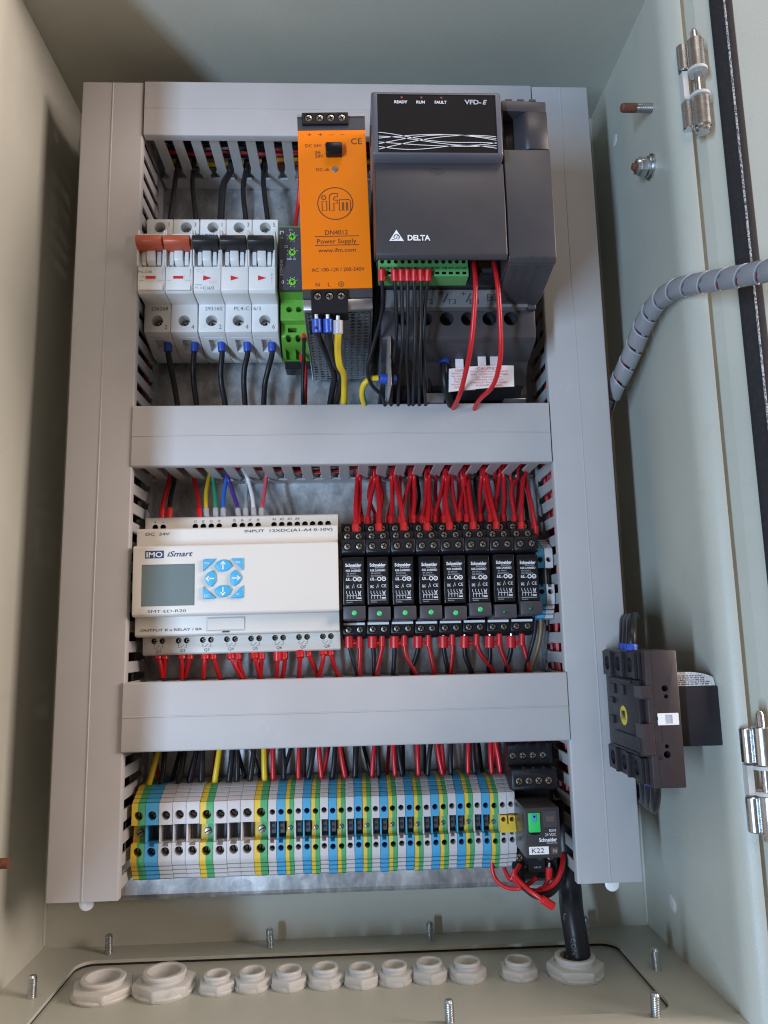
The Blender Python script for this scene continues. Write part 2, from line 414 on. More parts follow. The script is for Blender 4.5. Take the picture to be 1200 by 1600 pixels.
# studs that hold the gland plate
def stud_mesh(r, h, mname):
    pr = [(.001, 0), (r, 0)]
    k = int(h/1.1)
    for i in range(k): pr += [(r, i*1.1+.2), (r*.84, i*1.1+.55), (r, i*1.1+.9)]
    pr += [(r*.7, k*1.1+.8), (.001, k*1.1+.8)]
    return MB().lathe((0, 0, 0), 'z', pr, 14).mesh('stud', mname)
ST = stud_mesh(2.5, 11, 'zinc')
for x, d in ((-158.5, -2), (-53.3, -2), (53.1, -3), (159, -2), (-184, 58), (184, 56), (161, 112), (52, 110)):
    inst('stud', ST, enc, (x, d, ZF), 1, (rnd.uniform(-.05, .05), rnd.uniform(-.05, .05), 0))
# earth stud and nut on the right wall, stud on the left wall
def xrod(c, prof, mname, name, parent, n=20): return MB().lathe(c, 'x', prof, n).build(name, mname, parent)
def threads(r, l0, l1, step=1.2):
    pr = [(.001, -l0), (r, -l0)]; t = l0
    while t+step <= l1:
        pr += [(r, -(t+.2)), (r*.87, -(t+.6)), (r, -(t+1.0))]; t += step
    return pr+[(r*.8, -l1), (.001, -l1)]
es = xrod((XW, 100, 223), threads(3.0, 0, 11), 'zinc', 'earth_stud', enc)
xrod((XW, 100, 223), threads(3.05, 11, 20.5), 'rust', 'thread_end', es)
en = xrod((XW, 92, 186), [(.001, 0), (8.2, 0), (8.2, -1.3), (.001, -1.3)], 'zinc', 'washer', enc, 28)
xrod((XW, 92, 186), [(.001, -1.3), (6.6, -1.3), (6.8, -2.6), (6.6, -3.2), (.001, -3.2)], 'zinc', 'spring_washer', enc, 24)
MB().add([], []).ext([(XW-3.2, 92+6.3*math.cos(math.radians(60*i+12)), 186+6.3*math.sin(math.radians(60*i+12))) for i in range(6)],
     [(XW-8.6, 92+6.3*math.cos(math.radians(60*i+12)), 186+6.3*math.sin(math.radians(60*i+12))) for i in range(6)]).build('nut', 'zinc', enc, bevel=.5, seg=2)
xrod((XW, 92, 186), [(.001, -8.6), (5.2, -8.6), (4.9, -10.4), (3.4, -10.8), (3.3, -10), (.001, -10)], 'zinc', 'nut_collar', enc)
xrod((XW, 92, 186), threads(2.7, 9.5, 13.0), 'rust', 'earth_stud', enc)
xrod((-XW, 63, -243), [(.001, 0), (3, 0), (3, 7), (.001, 7)], 'rust', 'earth_stud', enc)
# rubbed spots where the paint has been ground
def scuff(x, d, z, r, sg):
    m = MB(); pts = []
    for i in range(18):
        a = 2*math.pi*i/18; rr = r*rnd.uniform(.75, 1.1); pts.append((d+rr*math.cos(a)*1.25, z+rr*math.sin(a)))
    m.ext([(x, p[0], p[1]) for p in pts], [(x-sg*.15, p[0]*.92+d*.08, p[1]*.92+z*.08) for p in pts])
    m.build('rubbed_spot', 'paint_scuff', enc)
scuff(XW, 33, 246.5, 4.2, 1); scuff(-XW, 31, 247.5, 4.2, -1); scuff(XW, 32, -289, 5.0, 1)
# door: inner skin, back flange towards the hinges, foam gasket
def dp(t, o=0): return (226.5+.962*t-.272*o, 127+.272*t+.962*o)
door = MB().pz([(213, 121), (223, 121), dp(0), dp(195), dp(195, -2), (225, 119), (213, 119)], -330, 312).build('door', 'paint', enc)
gp = [dp(9, 0), dp(9, 2.2), dp(10.5, 4.2), dp(14, 4.9), dp(16.6, 5.2), dp(18.6, 5.0), dp(21, 4.0), dp(22, 2.0), dp(22, 0)]
MB().pz(gp, -330, 312).build('door_gasket', 'gasket', door, angle=60)
MB().pz([dp(16.0, 5.0), dp(16.3, 5.55), dp(17.0, 5.55), dp(17.4, 5.0)], -330, 312).build('worn_ridge', 'gasket_worn', door)
MB().pz([(-213, 127), (-226, 127), (-226, 128), (-250, 322), (-252, 322), (-228.2, 125), (-213, 125)], -330, 312).build('door', 'paint', enc)  # left leaf, out of view, added to block light and shade the ducts
# hinges: two barrels with a pin and a pale plastic frame
def hinge(z0, z1, x=219.5, d=137.0):
    h = MB().lathe((x, d, z0), 'z', [(.001, -1), (2.2, -1), (2.2, z1-z0+6), (1.2, z1-z0+8), (.001, z1-z0+8)], 18).build('hinge', 'chrome', enc)
    for a, b in ((z0, z0+20), (z1-20, z1)):
        MB().lathe((x, d, a), 'z', [(.001, 0), (4.6, 0), (5.2, .7), (5.2, b-a-.7), (4.6, b-a), (.001, b-a)], 28).build('barrel', 'chrome', h)
        MB().lathe((x-6.6, d-3.5, a+1), 'z', [(.001, 0), (3.0, 0), (3.5, .6), (3.5, b-a-2.6), (3.0, b-a-2), (.001, b-a-2)], 20).build('knuckle', 'chrome', h)
    MB().lathe((x, d, z0-3), 'z', [(.001, 0), (3.6, 0), (4.3, .8), (4.3, 3), (.001, 3)], 24).build('pin_cap', 'chrome', h)
    MB().lathe((x, d, z0+20), 'z', [(.001, .05), (6.0, .05), (6.0, 1.8), (.001, 1.8)], 24).build('washer', 'gland', h)
    MB().lathe((x, d, z1-22), 'z', [(.001, .1), (6.0, .1), (6.0, 1.95), (.001, 1.95)], 24).build('washer', 'gland', h)
    MB().box(x-9, x-5.6, d-6, d-1, z0+20, z1-20).build('hinge_plate', 'gland', h)
hinge(182, 241); hinge(-223, -168)

# ---------------------------------------------------------------- mounting plate and rails
cu = MB().cyl((-127.5, -10, -267), 'd', 4.6, 20, 20).cyl((-104.5, -10, -265.5), 'd', 3.6, 20, 20)
plate = MB().box(-180, 180, -2.5, 0, -282, 277).mesh('mounting_plate', 'galv', (0, 0, -282), cut=cu)
po = bpy.data.objects.new('mounting_plate', plate); COL.objects.link(po); po.location = V(0, 0, -282); ORG[po] = (0, 0, -282)
tag(po, 'galvanised steel back plate behind the ducts and devices', 'mounting plate')
MB().px([(-2.6, -282), (0, -282), (.6, -283.5), (0, -285), (-2.6, -285)], -179, 179).build('bottom_edge', 'galv', po)
def rail(z, x0, x1, label):
    pr = [(0.1, -12.5), (1.1, -12.5), (1.1, 12.5), (.1, 12.5)]
    m = MB()
    m.px([(.1, z-13), (1.1, z-13), (1.1, z+13), (.1, z+13)], x0, x1)
    m.px([(1.1, z-13), (7.5, z-13), (7.5, z-17.5), (6.5, z-17.5), (6.5, z-14), (1.1, z-14)], x0, x1)
    m.px([(1.1, z+13), (7.5, z+13), (7.5, z+17.5), (6.5, z+17.5), (6.5, z+14), (1.1, z+14)], x0, x1)
    tag(m.build('din_rail', 'rail_metal', None, (x0, 0, z)), label, 'rail', 'DIN rails')
rail(126, -133, 19, 'steel top-hat rail behind the circuit breakers')
rail(-80, -133, 140, 'steel top-hat rail behind the white controller and small relays')
rail(-233.5, -134, 132, 'steel top-hat rail behind the coloured terminal blocks')

# ---------------------------------------------------------------- slotted wiring ducts
def tooth_mesh():
    h = [(3.5, 63), (3.5, 25), (4.5, 21.5), (4.5, 20), (3.0, 17.5), (3.0, 12.5)]
    prof = h+[(-a, b) for a, b in reversed(h)]
    return prof
TP = tooth_mesh(); PITCH = 12.6
T_H = MB().pz(TP, -.75, .75).mesh('tooth', 'pvc_tooth', bevel=.25)
T_V = MB().ext([(-.75, d, a) for a, d in TP], [(.75, d, a) for a, d in TP]).mesh('tooth', 'pvc_tooth', bevel=.25)
DF = 65.0
def cover_profile(a0, a1, f):
    """outline of a lid across its width: rounded front edges and turned-down sides"""
    w = 1.4
    return [(a0, f-6), (a0, f-.9), (a0+.3, f-.25), (a0+1.0, f), ((a0+a1)/2-.5, f), ((a0+a1)/2-.25, f+.35), ((a0+a1)/2+.25, f+.35), ((a0+a1)/2+.5, f),
            (a1-1.0, f), (a1-.3, f-.25), (a1, f-.9), (a1, f-6), (a1-w, f-6), (a1-w, f-1.5), (a0+w, f-1.5), (a0+w, f-6)]
def duct_h(z0, z1, x0, x1, label, f=DF+.9):
    t = thing('wiring_duct', label, 'wiring duct', ((x0+x1)/2, 0, z0), 'slotted plastic wiring ducts')
    MB().px([(.2, z0+1), (.2, z1-1), (13, z1-1), (13, z1-2.5), (1.7, z1-2.5), (1.7, z0+2.5), (13, z0+2.5), (13, z0+1)], x0, x1).build('base', 'pvc', t)
    MB().px([(d, z) for z, d in cover_profile(z0, z1, f)], x0, x1).build('cover', 'pvc', t, angle=50)
    n = int((x1-x0)/PITCH)
    off = (x1-x0-(n-1)*PITCH)/2
    for i in range(n):
        for zz in (z0+1.75, z1-1.75): inst('tooth', T_H, t, (x0+off+i*PITCH, 0, zz))
    return t
def duct_v(x0, x1, z0, z1, label, inner):
    t = thing('wiring_duct', label, 'wiring duct', ((x0+x1)/2, 0, z0), 'slotted plastic wiring ducts')
    MB().pz([(x0+1, .2), (x1-1, .2), (x1-1, 13), (x1-2.5, 13), (x1-2.5, 1.7), (x0+2.5, 1.7), (x0+2.5, 13), (x0+1, 13)], z0, z1).build('base', 'pvc', t)
    MB().pz(cover_profile(x0, x1, DF), z0, z1).build('cover', 'pvc', t, angle=50)
    n = int((z1-z0)/PITCH); off = (z1-z0-(n-1)*PITCH)/2
    for i in range(n):
        for xx in (x0+1.75, x1-1.75): inst('tooth', T_V, t, (xx, 0, z0+off+i*PITCH))
    return t
duct_v(-176.3, -134.6, -265.2, 265.2, 'long upright grey duct at the left, in the warm shade', 1)
duct_v(136.3, 176.3, -265.2, 265.2, 'long upright grey duct at the right beside the rotary switch', -1)
duct_h(225, 266, -133.6, 135.4, 'horizontal grey duct above the circuit breakers and power supply')
duct_h(-6.8, 33.2, -134.9, 135.3, 'horizontal grey duct between the drive and the small relays')
duct_h(-182, -141, -135.2, 136.4, 'horizontal grey duct above the coloured terminal blocks', DF+1.6)
# wires lying inside the ducts, seen through the slots
def bundle(axis, a0, a1, c, d0, d1, w, cols, label, seed, r=1.7):
    rr = random.Random(seed); m = MB()
    for k, ci in enumerate(cols):
        u = c+rr.uniform(-w, w); dd = rr.uniform(d0, d1); pts = []
        nseg = 9
        for i in range(nseg+1):
            t = a0+(a1-a0)*i/nseg; uu = u+rr.uniform(-2.5, 2.5); d2 = dd+rr.uniform(-2.5, 2.5)
            pts.append((t, d2, uu) if axis == 'x' else (uu, d2, t))
        m.m = ci; m.tube(pts, r*rr.uniform(.8, 1.15), 6, 3)
    tag(m.build('wire_bundle', ['w_black', 'w_red', 'w_yellow', 'w_blue'], None, (m.v[0])), label, 'wire bundle', 'wires lying inside the ducts', 'stuff')
bundle('x', -128, 130, 245, 12, 52, 14, [0]*12+[1]*8+[2, 0, 1, 3], 'black and red wires lying inside the top duct', 1)
bundle('x', -128, 130, 13, 10, 50, 14, [0]*12+[1]*9+[2, 3, 2], 'red, black and yellow wires lying inside the middle duct', 2)
bundle('x', -128, 130, -161, 10, 50, 14, [0]*12+[1]*10+[2], 'red and black wires lying inside the lower duct', 3)
bundle('z', -250, 255, -155, 10, 54, 14, [0]*13+[1]*7+[2], 'black and red wires lying inside the left upright duct', 4)
bundle('z', -225, 255, 156, 10, 54, 14, [0]*10+[1]*13, 'red and black wires lying inside the right upright duct', 5)
# white push rivets showing below the upright ducts
for x, zz, lab in ((-154.5, -267.6, 'white round plug showing below the left upright duct'), (159.0, -267.6, 'white round plug showing below the right upright duct')):
    tag(MB().lathe((x, 58, zz), 'd', [(.001, 0), (4.2, 0), (4.4, .6), (4.2, 1.6), (3.4, 2.0), (.001, 2.1)], 28).build('plug', 'white_plastic', None, (x, 58, zz)), lab, 'plug', 'white plugs')

# ---------------------------------------------------------------- cable glands on the floor
GZ = ZF-3.6
def gland(x, d, R, H, rot, label, plug=True):
    t = thing('cable_gland', label, 'cable gland', (x, d, GZ), 'cable gland nuts on the cabinet floor')
    hexp = [(x+R*math.cos(math.radians(60*i+rot)), d+R*math.sin(math.radians(60*i+rot))) for i in range(6)]
    nut = MB().pz(hexp, GZ+.2, GZ+H*.62)
    ri = R*.64
    cut = MB().cyl((x, d, GZ-5), 'z', ri*.9, 40, 32)
    nb = nut.build('nut', 'gland', t, bevel=R*.07, seg=2, cut=cut)
    MB().lathe((x, d, GZ), 'z', [(ri*.88, .1), (R*.93, .1), (R*.96, H*.16), (R*.93, H*.26), (ri*.88, H*.26)], 36).build('flange', 'gland', t)
    pr = [(ri*.78, .3), (ri*.78, H-.6), (ri*.82, H), (ri*1.0, H), (ri*1.06, H-.8), (ri*1.06, H*.83), (ri*1.0, H*.80), (ri*1.0, .3)]
    ring = MB().lathe((x, d, GZ), 'z', pr, 36).build('threaded_sleeve', 'gland', t)
    if plug:
        MB().cyl((x, d, GZ+.5), 'z', ri*.775, H*.30, 30).build('blanking_plug', 'gland_in', t)
    return t
GL = [(-146.5, 48, 19.2, 9.6, 14), (-110.8, 47.5, 19.0, 11.4, 38), (-79.5, 48.5, 11.6, 9, 20), (-58.8, 47, 11.6, 9.4, 5), (-37.0, 47, 11.6, 9.4, 25),
      (-15.3, 46.5, 11.6, 9.8, 10), (6.4, 48, 11.4, 9.4, 30), (26.4, 47, 11.4, 9.4, 0), (47.6, 45.5, 11.6, 9.8, 28), (70.7, 46.5, 11.8, 9.8, 12), (102, 47, 12.2, 9.4, 34), (136.5, 48.5, 17.8, 11, 8)]
GN = ['large plastic gland nut at the far left of the cabinet floor', 'large plastic gland nut, second from the left on the floor', 'small plastic gland nut right beside the two large left ones',
      'small plastic gland nut, second of the small ones from the left', 'small plastic gland nut, third of the small ones from the left', 'small plastic gland nut, fourth of the small ones from the left',
      'small plastic gland nut, fifth of the small ones from the left', 'small plastic gland nut, sixth of the small ones from the left', 'small plastic gland nut, seventh of the small ones from the left',
      'small plastic gland nut at the right end of the tight row', 'small plastic gland nut standing alone beside the one holding the cable', 'large plastic gland nut with the thick black cable through it']
for i, (x, d, R, H, ro) in enumerate(GL): gland(x, d, R, H, ro, GN[i], i != 11)

# ---------------------------------------------------------------- circuit breakers
BZ0, BZ1 = 82.0, 172.0
def pole_mesh():
    x0, x1 = .15, 17.85
    pr = [(9, 82.5), (23, 81.2), (50, 89.6), (50, 109.2), (66, 109.6), (68, 111.5), (68, 127.0), (66.5, 152.0), (50, 152.4), (50, 172), (9, 172)]
    m = MB().px(pr, x0, x1)
    c = MB().cyl((9, 38, 97.6), 'd', 3.9, 20, 24).cyl((9, 38, 165.9), 'd', 3.9, 20, 24)
    c.box(2.4, 15.6, 58, 75, 127.6, 151.0)                                   # well of the lever
    c.px([(29, 79), (42, 79), (42, 90), (29, 88)], 5.6, 12.4)                # wire entry below
    c.px([(44.2, 80), (45.0, 80), (45.0, 88.8), (44.2, 88.8)], 2, 16)        # moulded groove
    c.box(2.5, 7, 49, 52, 88.2, 88.9)
    return m.mesh('pole', ['mcb_white', 'mcb_white'], bevel=.45, seg=2, cut=c)
POLE = pole_mesh()
LEVER = MB().px([(58, 128), (67, 128.5), (71, 131), (71.5, 136), (69, 146), (58, 147)], 6.2, 11.8).mesh('lever', 'mcb_lever', bevel=.5, seg=2)
CHEEK = MB().px([(60, 128.2), (68.6, 128.6), (69.4, 134), (68, 147.5), (60, 148)], 12.6, 15.2).px([(60, 128.2), (68.6, 128.6), (69.4, 134), (68, 147.5), (60, 148)], 2.8, 5.4).mesh('lever_cheek', 'mcb_lever', bevel=.3)
def toggle_mesh(mn):
    return MB().px([(67, 137.6), (73, 137.2), (77.4, 138.6), (79, 140.6), (78.6, 144.2), (77, 145.2), (70, 144.6), (67, 142.6)], .5, 17.5).mesh('toggle', mn, bevel=.6, seg=2)
TOG_R, TOG_K = toggle_mesh('toggle_red'), toggle_mesh('toggle_black')
DIV = MB().px([(60, 127.2), (71, 127.2), (72, 133), (70.5, 152.6), (60, 152.6)], -.55, .55).mesh('divider', 'mcb_white', bevel=.3)
def breaker(x0, n, tog, label, nums_t, nums_b):
    t = thing('circuit_breaker', label, 'circuit breaker', (x0, 8, BZ0), 'circuit breakers on the top rail')
    for i in range(n):
        xx = x0+18*i; cx = xx+9
        inst('pole', POLE, t, (xx, 0, 0))
        inst('lever', LEVER, t, (xx, 0, 0)); inst('lever_cheek', CHEEK, t, (xx, 0, 0))
        inst('toggle', tog, t, (xx, 0, 0))
        for zz in (97.6, 165.9): screw(t, cx, 41, zz-.4, 3.2)
        txt(nums_t[i], cx+6.2, 50, 168, 3.0, t, 'ink_print'); txt(nums_b[i], cx+5.9, 50, 93.2, 3.0, t, 'ink_print')
        inst('divider', DIV, t, (xx+.6, 0, 0)); inst('divider', DIV, t, (xx+17.4, 0, 0))
    return t
b1 = breaker(-133.9, 2, TOG_R, 'white two-pole circuit breaker with orange-red toggles', '13', '24')
b2 = breaker(-97.5, 3, TOG_K, 'white three-pole circuit breaker with black toggles', '135', '246')
txt('236268', -123.5, 50, 106.3, 2.7, b1, 'ink_dark', 11)
txt('293160', -87.2, 50, 106.3, 2.7, b2, 'ink_print', 11.5); txt('PL4-C16/3', -64.3, 50, 106.3, 2.7, b2, 'ink_print', 18)
txt('PVL-C40', -129.2, 68, 124.0, 1.9, b1, 'ink_print', 8.6)
for k in range(2):
    x = -133.9+18*k
    MB().quad(x+5.2, x+11.8, 119.0, 121.0, 68.35).build('indicator', 'indicator_red', b1, flat=True)
    MB().box(x+4.6, x+12.4, 67.9, 68.25, 118.4, 121.6).build('indicator_window', 'clear_plastic', b1, bevel=.1)
    MB().px([(67.5, 110.8), (69.2, 110.8), (69.2, 112.6), (67.5, 118)], x+1.2, x+16.8).build('label_flap', 'clear_plastic', b1, bevel=.3)
    MB().strip([(x+1, 118.0), (x+4, 118.0)], 68.12, .25).strip([(x+13, 118.0), (x+17, 118.0)], 68.12, .25).build('print', 'ink_grey', b1, flat=True)
MB().strip([(-118.6+1, 121.5), (-118.6+1, 126)], 68.12, .25).strip([(-99.6, 120.5), (-99.6, 126)], 68.12, .3).strip([(-132.6, 121.0), (-129.2, 121.0)], 68.12, .3).strip([(-132.6, 120.2), (-129.2, 120.2)], 68.12, .25).build('print', 'ink_grey', b1, flat=True)
for k in range(3):
    x = -97.5+18*k
    MB().add([(x+6.4, 68.2, 121.4), (x+6.4, 68.2, 117.8), (x+12, 68.2, 119.6)], [(0, 1, 2)]).build('indicator', 'indicator_red', b2, flat=True)
txt('PL4', -94.2, 68, 112.6, 1.9, b2, 'ink_grey', 4.6); txt('C16/3', -87.6, 68, 112.6, 2.1, b2, 'ink_dark', 7)
txt('xPole', -94.0, 68, 115, 1.0, b2, 'ink_blue', 4.8)
txt('EATON', -89.0, 66.6, 150.2, 3.0, b2, 'ink_blue', 12.5, bold=.02)
MB().strip([(-96, 125.6), (-92.5, 125.6)], 68.12, .25).strip([(-95.5, 124.2), (-92, 123.6), (-90, 124.1)], 68.12, .25).strip([(-87, 117.4), (-82.2, 117.4), (-82.2, 116.2), (-87, 116.2)], 68.12, .22, True).strip([(-84.6, 116), (-84.6, 114.8)], 68.12, .3).strip([(-46, 116), (-46, 124)], 68.12, .25).strip([(-46.6, 122), (-45.4, 122)], 68.12, .8).strip([(-46.6, 119.5), (-45.4, 119.5)], 68.12, .5).build('print', 'ink_grey', b2, flat=True)

# ---------------------------------------------------------------- timing relay
t = thing('timing_relay', 'narrow black and green timing relay squeezed beside the orange power supply', 'relay', (-42, 8, 80))
g = MB().px([(9, 79), (22, 78), (30, 82), (38, 87), (42, 89), (42, 97.5), (47, 99), (47, 113.5), (57, 115.5), (57, 163), (9, 163)], -42.2, -20)
gc = MB().cyl((-36.2, 40, 106.8), 'd', 2.1, 12, 16).cyl((-29.6, 40, 106.8), 'd', 2.1, 12, 16)
gc.px([(34, 92.2), (48, 92.2), (48, 95.6), (34, 95.6)], -37.5, -31.5); gc.px([(20, 80), (34, 77), (34, 84), (26, 84)], -40, -35).px([(20, 80), (34, 77), (34, 84), (26, 84)], -33, -28)
gc.cyl((-37.2, 30, 88.6), 'd', 1.9, 12, 14).cyl((-30.6, 30, 88.6), 'd', 1.9, 12, 14)
g.build('housing', 'relay_green_plastic', t, bevel=.35, cut=gc)
MB().box(-41.9, -20.3, 56, 60, 115.2, 160.6).build('front_plate', 'psu_dark', t, bevel=.3)
for zz, a in ((153.2, .3), (141.9, .9), (120.6, 1.9)):
    k = MB().lathe((-33, 60, zz), 'd', [(.001, -.4), (2.5, -.4), (2.5, .5), (2.2, .9), (.001, .9)], 24).build('dial', 'knob_green', t)
    m = MB()
    for s in (0, math.pi/2):
        c, sn = math.cos(a+s), math.sin(a+s); m.strip([(-33-1.6*c, zz-1.6*sn), (-33+1.6*c, zz+1.6*sn)], 61.05, .75)
    m.build('slot', 'led_dark_green', k, flat=True)
    m = MB()
    for q in range(7):
        b = q*.78+.4; m.strip([(-33+3.0*math.cos(b), zz+3.0*math.sin(b)), (-33+3.9*math.cos(b), zz+3.9*math.sin(b))], 60.12, .28)
    m.build('scale', 'ink_white', t, flat=True)
txt('E1ZMQ10', -40.4, 60, 131, 1.5, t, 'ink_white', 11, ang=math.pi/2)
txt('0', -39.5, 60, 120.6, 2.4, t, 'ink_white'); txt('5 1', -34, 60, 158.6, 1.3, t, 'ink_white'); txt('100 10', -33.5, 60, 137.2, 1.2, t, 'ink_white', 6); txt('1h', -40, 60, 152.8, 1.4, t, 'ink_white')
MB().strip([(-41.2, 155.2), (-41.2, 157.5), (-39, 157.5), (-39, 156)], 60.12, .5).strip([(-38, 147), (-36.4, 147), (-36.4, 145.4), (-38, 145.4)], 60.12, .4, True).build('print', 'ink_white', t, flat=True)
for xx in (-36.2, -29.6): screw(t, xx, 40.6, 106.8, 1.8)
for xx in (-37.2, -30.6): screw(t, xx, 31, 88.6, 1.7)
MB().box(-41, -22, 10, 24, 72.5, 78).build('rail_clip', 'black_plastic', t, bevel=.4)

# ---------------------------------------------------------------- orange power supply (hangs a little askew on its rail)
PX = -1.7
ps = thing('power_supply', 'tall orange-faced power supply with perforated metal sides', 'power supply', (PX, 8, 75))
FD = 119.0
def bz(d): return 69.0+(d-8)*(75.3-69.0)/(FD-8)
mb = MB()   # sheet-metal shell: top, back and sides (open towards the perforated bottom sheet)
for sx in (-1, 1):
    x = PX+sx*20.6
    mb.px([(9, bz(9)+.3), (FD-1.5, bz(FD)+.5), (FD-1.5, 200.5), (9, 200.5)], min(x, x-sx*1), max(x, x-sx*1))
mb.box(PX-19.5, PX+19.5, 9, FD-1.5, 199.4, 200.6)
mb.box(PX-19.5, PX+19.5, 9, 10, 71, 199.3)
mb.build('case', 'psu_metal', ps, bevel=.25)
# perforated bottom: rows of oval slots
pf = MB(); cols = 9; rows = 24; x0, x1, d0, d1 = PX-19.3, PX+19.3, 10.0, FD-6
cw = (x1-x0)/cols; rh = (d1-d0)/rows
for i in range(cols):
    for j in range(rows):
        ax, ad = x0+i*cw, d0+j*rh; cx, cd = ax+cw/2, ad+rh/2
        solid = (i == 4) or (3 <= i <= 5 and j > 15)
        q = [(ax, ad), (ax+cw, ad), (ax+cw, ad+rh), (ax, ad+rh)]
        if solid: pf.add([(a, b, bz(b)) for a, b in q], [(0, 1, 2, 3)]); continue
        N = 12; ring = [(cx+cw*.36*math.cos(math.radians(360*k/N+15)), cd+rh*.30*math.sin(math.radians(360*k/N+15))) for k in range(N)]
        vsx = [(a, b, bz(b)) for a, b in q]+[(a, b, bz(b)) for a, b in ring]+[(a, b, bz(b)+.9) for a, b in ring]
        fs = []
        # corners 0:(-,-) 1:(+,-) 2:(+,+) 3:(-,+); ring starts on the +x side, anticlockwise
        own = {2: (0, 3), 3: (3, 6), 0: (6, 9), 1: (9, 12)}
        for c, (a, b) in own.items():
            for k in range(a, b): fs.append((c, 4+k, 4+(k+1) % N))
        for c, nx, k in ((2, 3, 3), (3, 0, 6), (0, 1, 9), (1, 2, 0)): fs.append((c, 4+k, nx))
        for k in range(N): fs.append((4+k, 16+k, 16+(k+1) % N, 4+(k+1) % N))
        pf.add(vsx, fs)
pf.build('perforated_bottom', 'psu_metal', ps)
MB().box(PX-19, PX+19, 12, FD-8, 82, 83).build('board', 'black_plastic', ps)
MB().box(PX-20.6, PX+20.6, FD-5.4, FD-.6, bz(FD)-.3, 81.9).build('bottom_lip', 'psu_metal', ps, bevel=.8, seg=2)
MB().box(PX-20.8, PX+20.8, FD-2, FD, 82.0, 87.6).build('lower_band', 'psu_dark', ps, bevel=.2)
MB().box(PX-20.8, PX+20.8, FD-2, FD, 191.4, 200.9).build('upper_band', 'psu_dark', ps, bevel=.2)
MB().box(PX-20.8, PX+20.8, FD-2, FD+.25, 87.7, 191.3).build('front_plate', 'orange', ps, bevel=.15)
F = FD+.3
def psu_terminal(xs, zz, z0, z1, out):
    c = MB()
    for x in xs: c.cyl((x, FD-6, zz), 'd', 2.6, 22, 20)
    b = MB().box(xs[0]-4.0, xs[-1]+4.0, FD-9, FD+out, z0, z1).build('terminal_block', 'black_plastic', ps, bevel=.4, cut=c)
    for x in xs: screw(b, x, FD+.7, zz, 2.4)
    return b
psu_terminal([PX-13.8+6.8*k for k in range(4)], 198.8, 194.5, 202.4, 2.0)
tb = psu_terminal([PX-11.8+6.9*k for k in range(3)], 82.4, 71.5, 86.6, 2.2)
MB().box(PX-18.0, PX-.2+2.8, FD-14, FD-8, 65.5, 71.8).build('wire_guide', 'black_plastic', tb, bevel=.4)
MB().box(PX-20.9, PX-18, FD-3, FD+.8, 200.2, 202.0).build('top_lip', 'psu_metal', ps, bevel=.2); MB().box(PX+8.5, PX+20.9, FD-3, FD+.8, 200.2, 202.0).build('top_lip', 'psu_metal', ps, bevel=.2)
for k, s in enumerate('++--'): txt('+' if s == '+' else '–', PX-13.6+6.7*k, F, 188.4, 2.2, ps, 'ink_brown', 2.4 if s == '+' else 2.6)
txt('CE', PX+15.0, F, 183.6, 3.9, ps, 'ink_brown', 6.6)
txt('DC 24V  5A', PX-8.8, F, 181.0, 2.0, ps, 'ink_brown', 15); txt('24-\n28V', PX-8.2, F, 175.2, 4.6, ps, 'ink_brown', 5)
MB().box(PX-4.0, PX+6.0, FD, FD+5.5, 172.6, 180.2).build('trimmer_cap', 'black_gloss', ps, bevel=1.0, seg=3)
txt('DC ok', PX-6.2, F, 165.0, 2.0, ps, 'ink_brown', 8)
MB().lathe((PX+1.2, F, 165.0), 'd', [(.001, -.2), (1.9, -.2), (1.9, .2), (1.4, .5), (.001, .5)], 20).build('lamp', 'label_grey', ps)
# round emblem with outlined letters
CX, CZ = PX+.6, 142.4
m = MB().strip([(CX+10.6*math.cos(math.radians(6*i)), CZ+10.4*math.sin(math.radians(6*i))) for i in range(60)], F+.12, .5, True)
def poly(*p): m.strip([(CX+a, CZ+b) for a, b in p], F+.12, .5, True)
poly((-8.0, -4.6), (-5.2, -4.6), (-5.2, 1.6), (-8.0, 1.6))
m.strip([(CX-6.9+1.3*math.cos(math.radians(30*i)), CZ+4.0+1.3*math.sin(math.radians(30*i))) for i in range(12)], F+.12, .5, True)
poly((-3.6, -4.6), (-.9, -4.6), (-.9, .2), (1.4, .2), (1.4, 2.2), (-.9, 2.2), (-.9, 3.6), (-.3, 4.3), (1.4, 4.3), (1.4, 6.6), (-1.5, 6.6), (-3.2, 5.6), (-3.6, 4.0))
poly((2.4, -4.6), (4.2, -4.6), (4.2, .6), (5.0, .6), (5.0, -4.6), (6.6, -4.6), (6.6, .6), (7.4, .6), (7.4, -4.6), (9.2, -4.6), (9.2, 1.6), (8.3, 2.4), (2.4, 2.4))
m.build('emblem', 'ink_brown', ps, flat=True)
txt('DN4012', PX+.6, F, 123.6, 3.0, ps, 'ink_brown', 13.6); txt('Power Supply', PX+.6, F, 118.0, 2.9, ps, 'ink_brown', 23.5); txt('www.ifm.com', PX+.6, F, 112.2, 2.5, ps, 'ink_brown', 22.5)
MB().strip([(PX-12.4, 121.1), (PX+14, 121.1)], F+.12, .4).strip([(PX-12.4, 115.4), (PX+14, 115.4)], F+.12, .4).build('print', 'ink_brown', ps, flat=True)
txt('AC 100-120 / 200-240V', PX+.8, F, 99.8, 2.3, ps, 'ink_brown', 31.5)
txt('N', PX-11.7, F, 90.4, 2.5, ps, 'ink_brown'); txt('L', PX-4.8, F, 90.4, 2.5, ps, 'ink_brown')
m = MB().strip([(PX+2.3+1.6*math.cos(math.radians(20*i)), 90.4+1.6*math.sin(math.radians(20*i))) for i in range(18)], F+.12, .3, True)
m.strip([(PX+1.3, 90.4), (PX+3.3, 90.4)], F+.12, .3).strip([(PX+2.3, 89.2), (PX+2.3, 91.6)], F+.12, .3).build('print', 'ink_brown', ps, flat=True)
ps.rotation_euler.y = -math.radians(1.35)

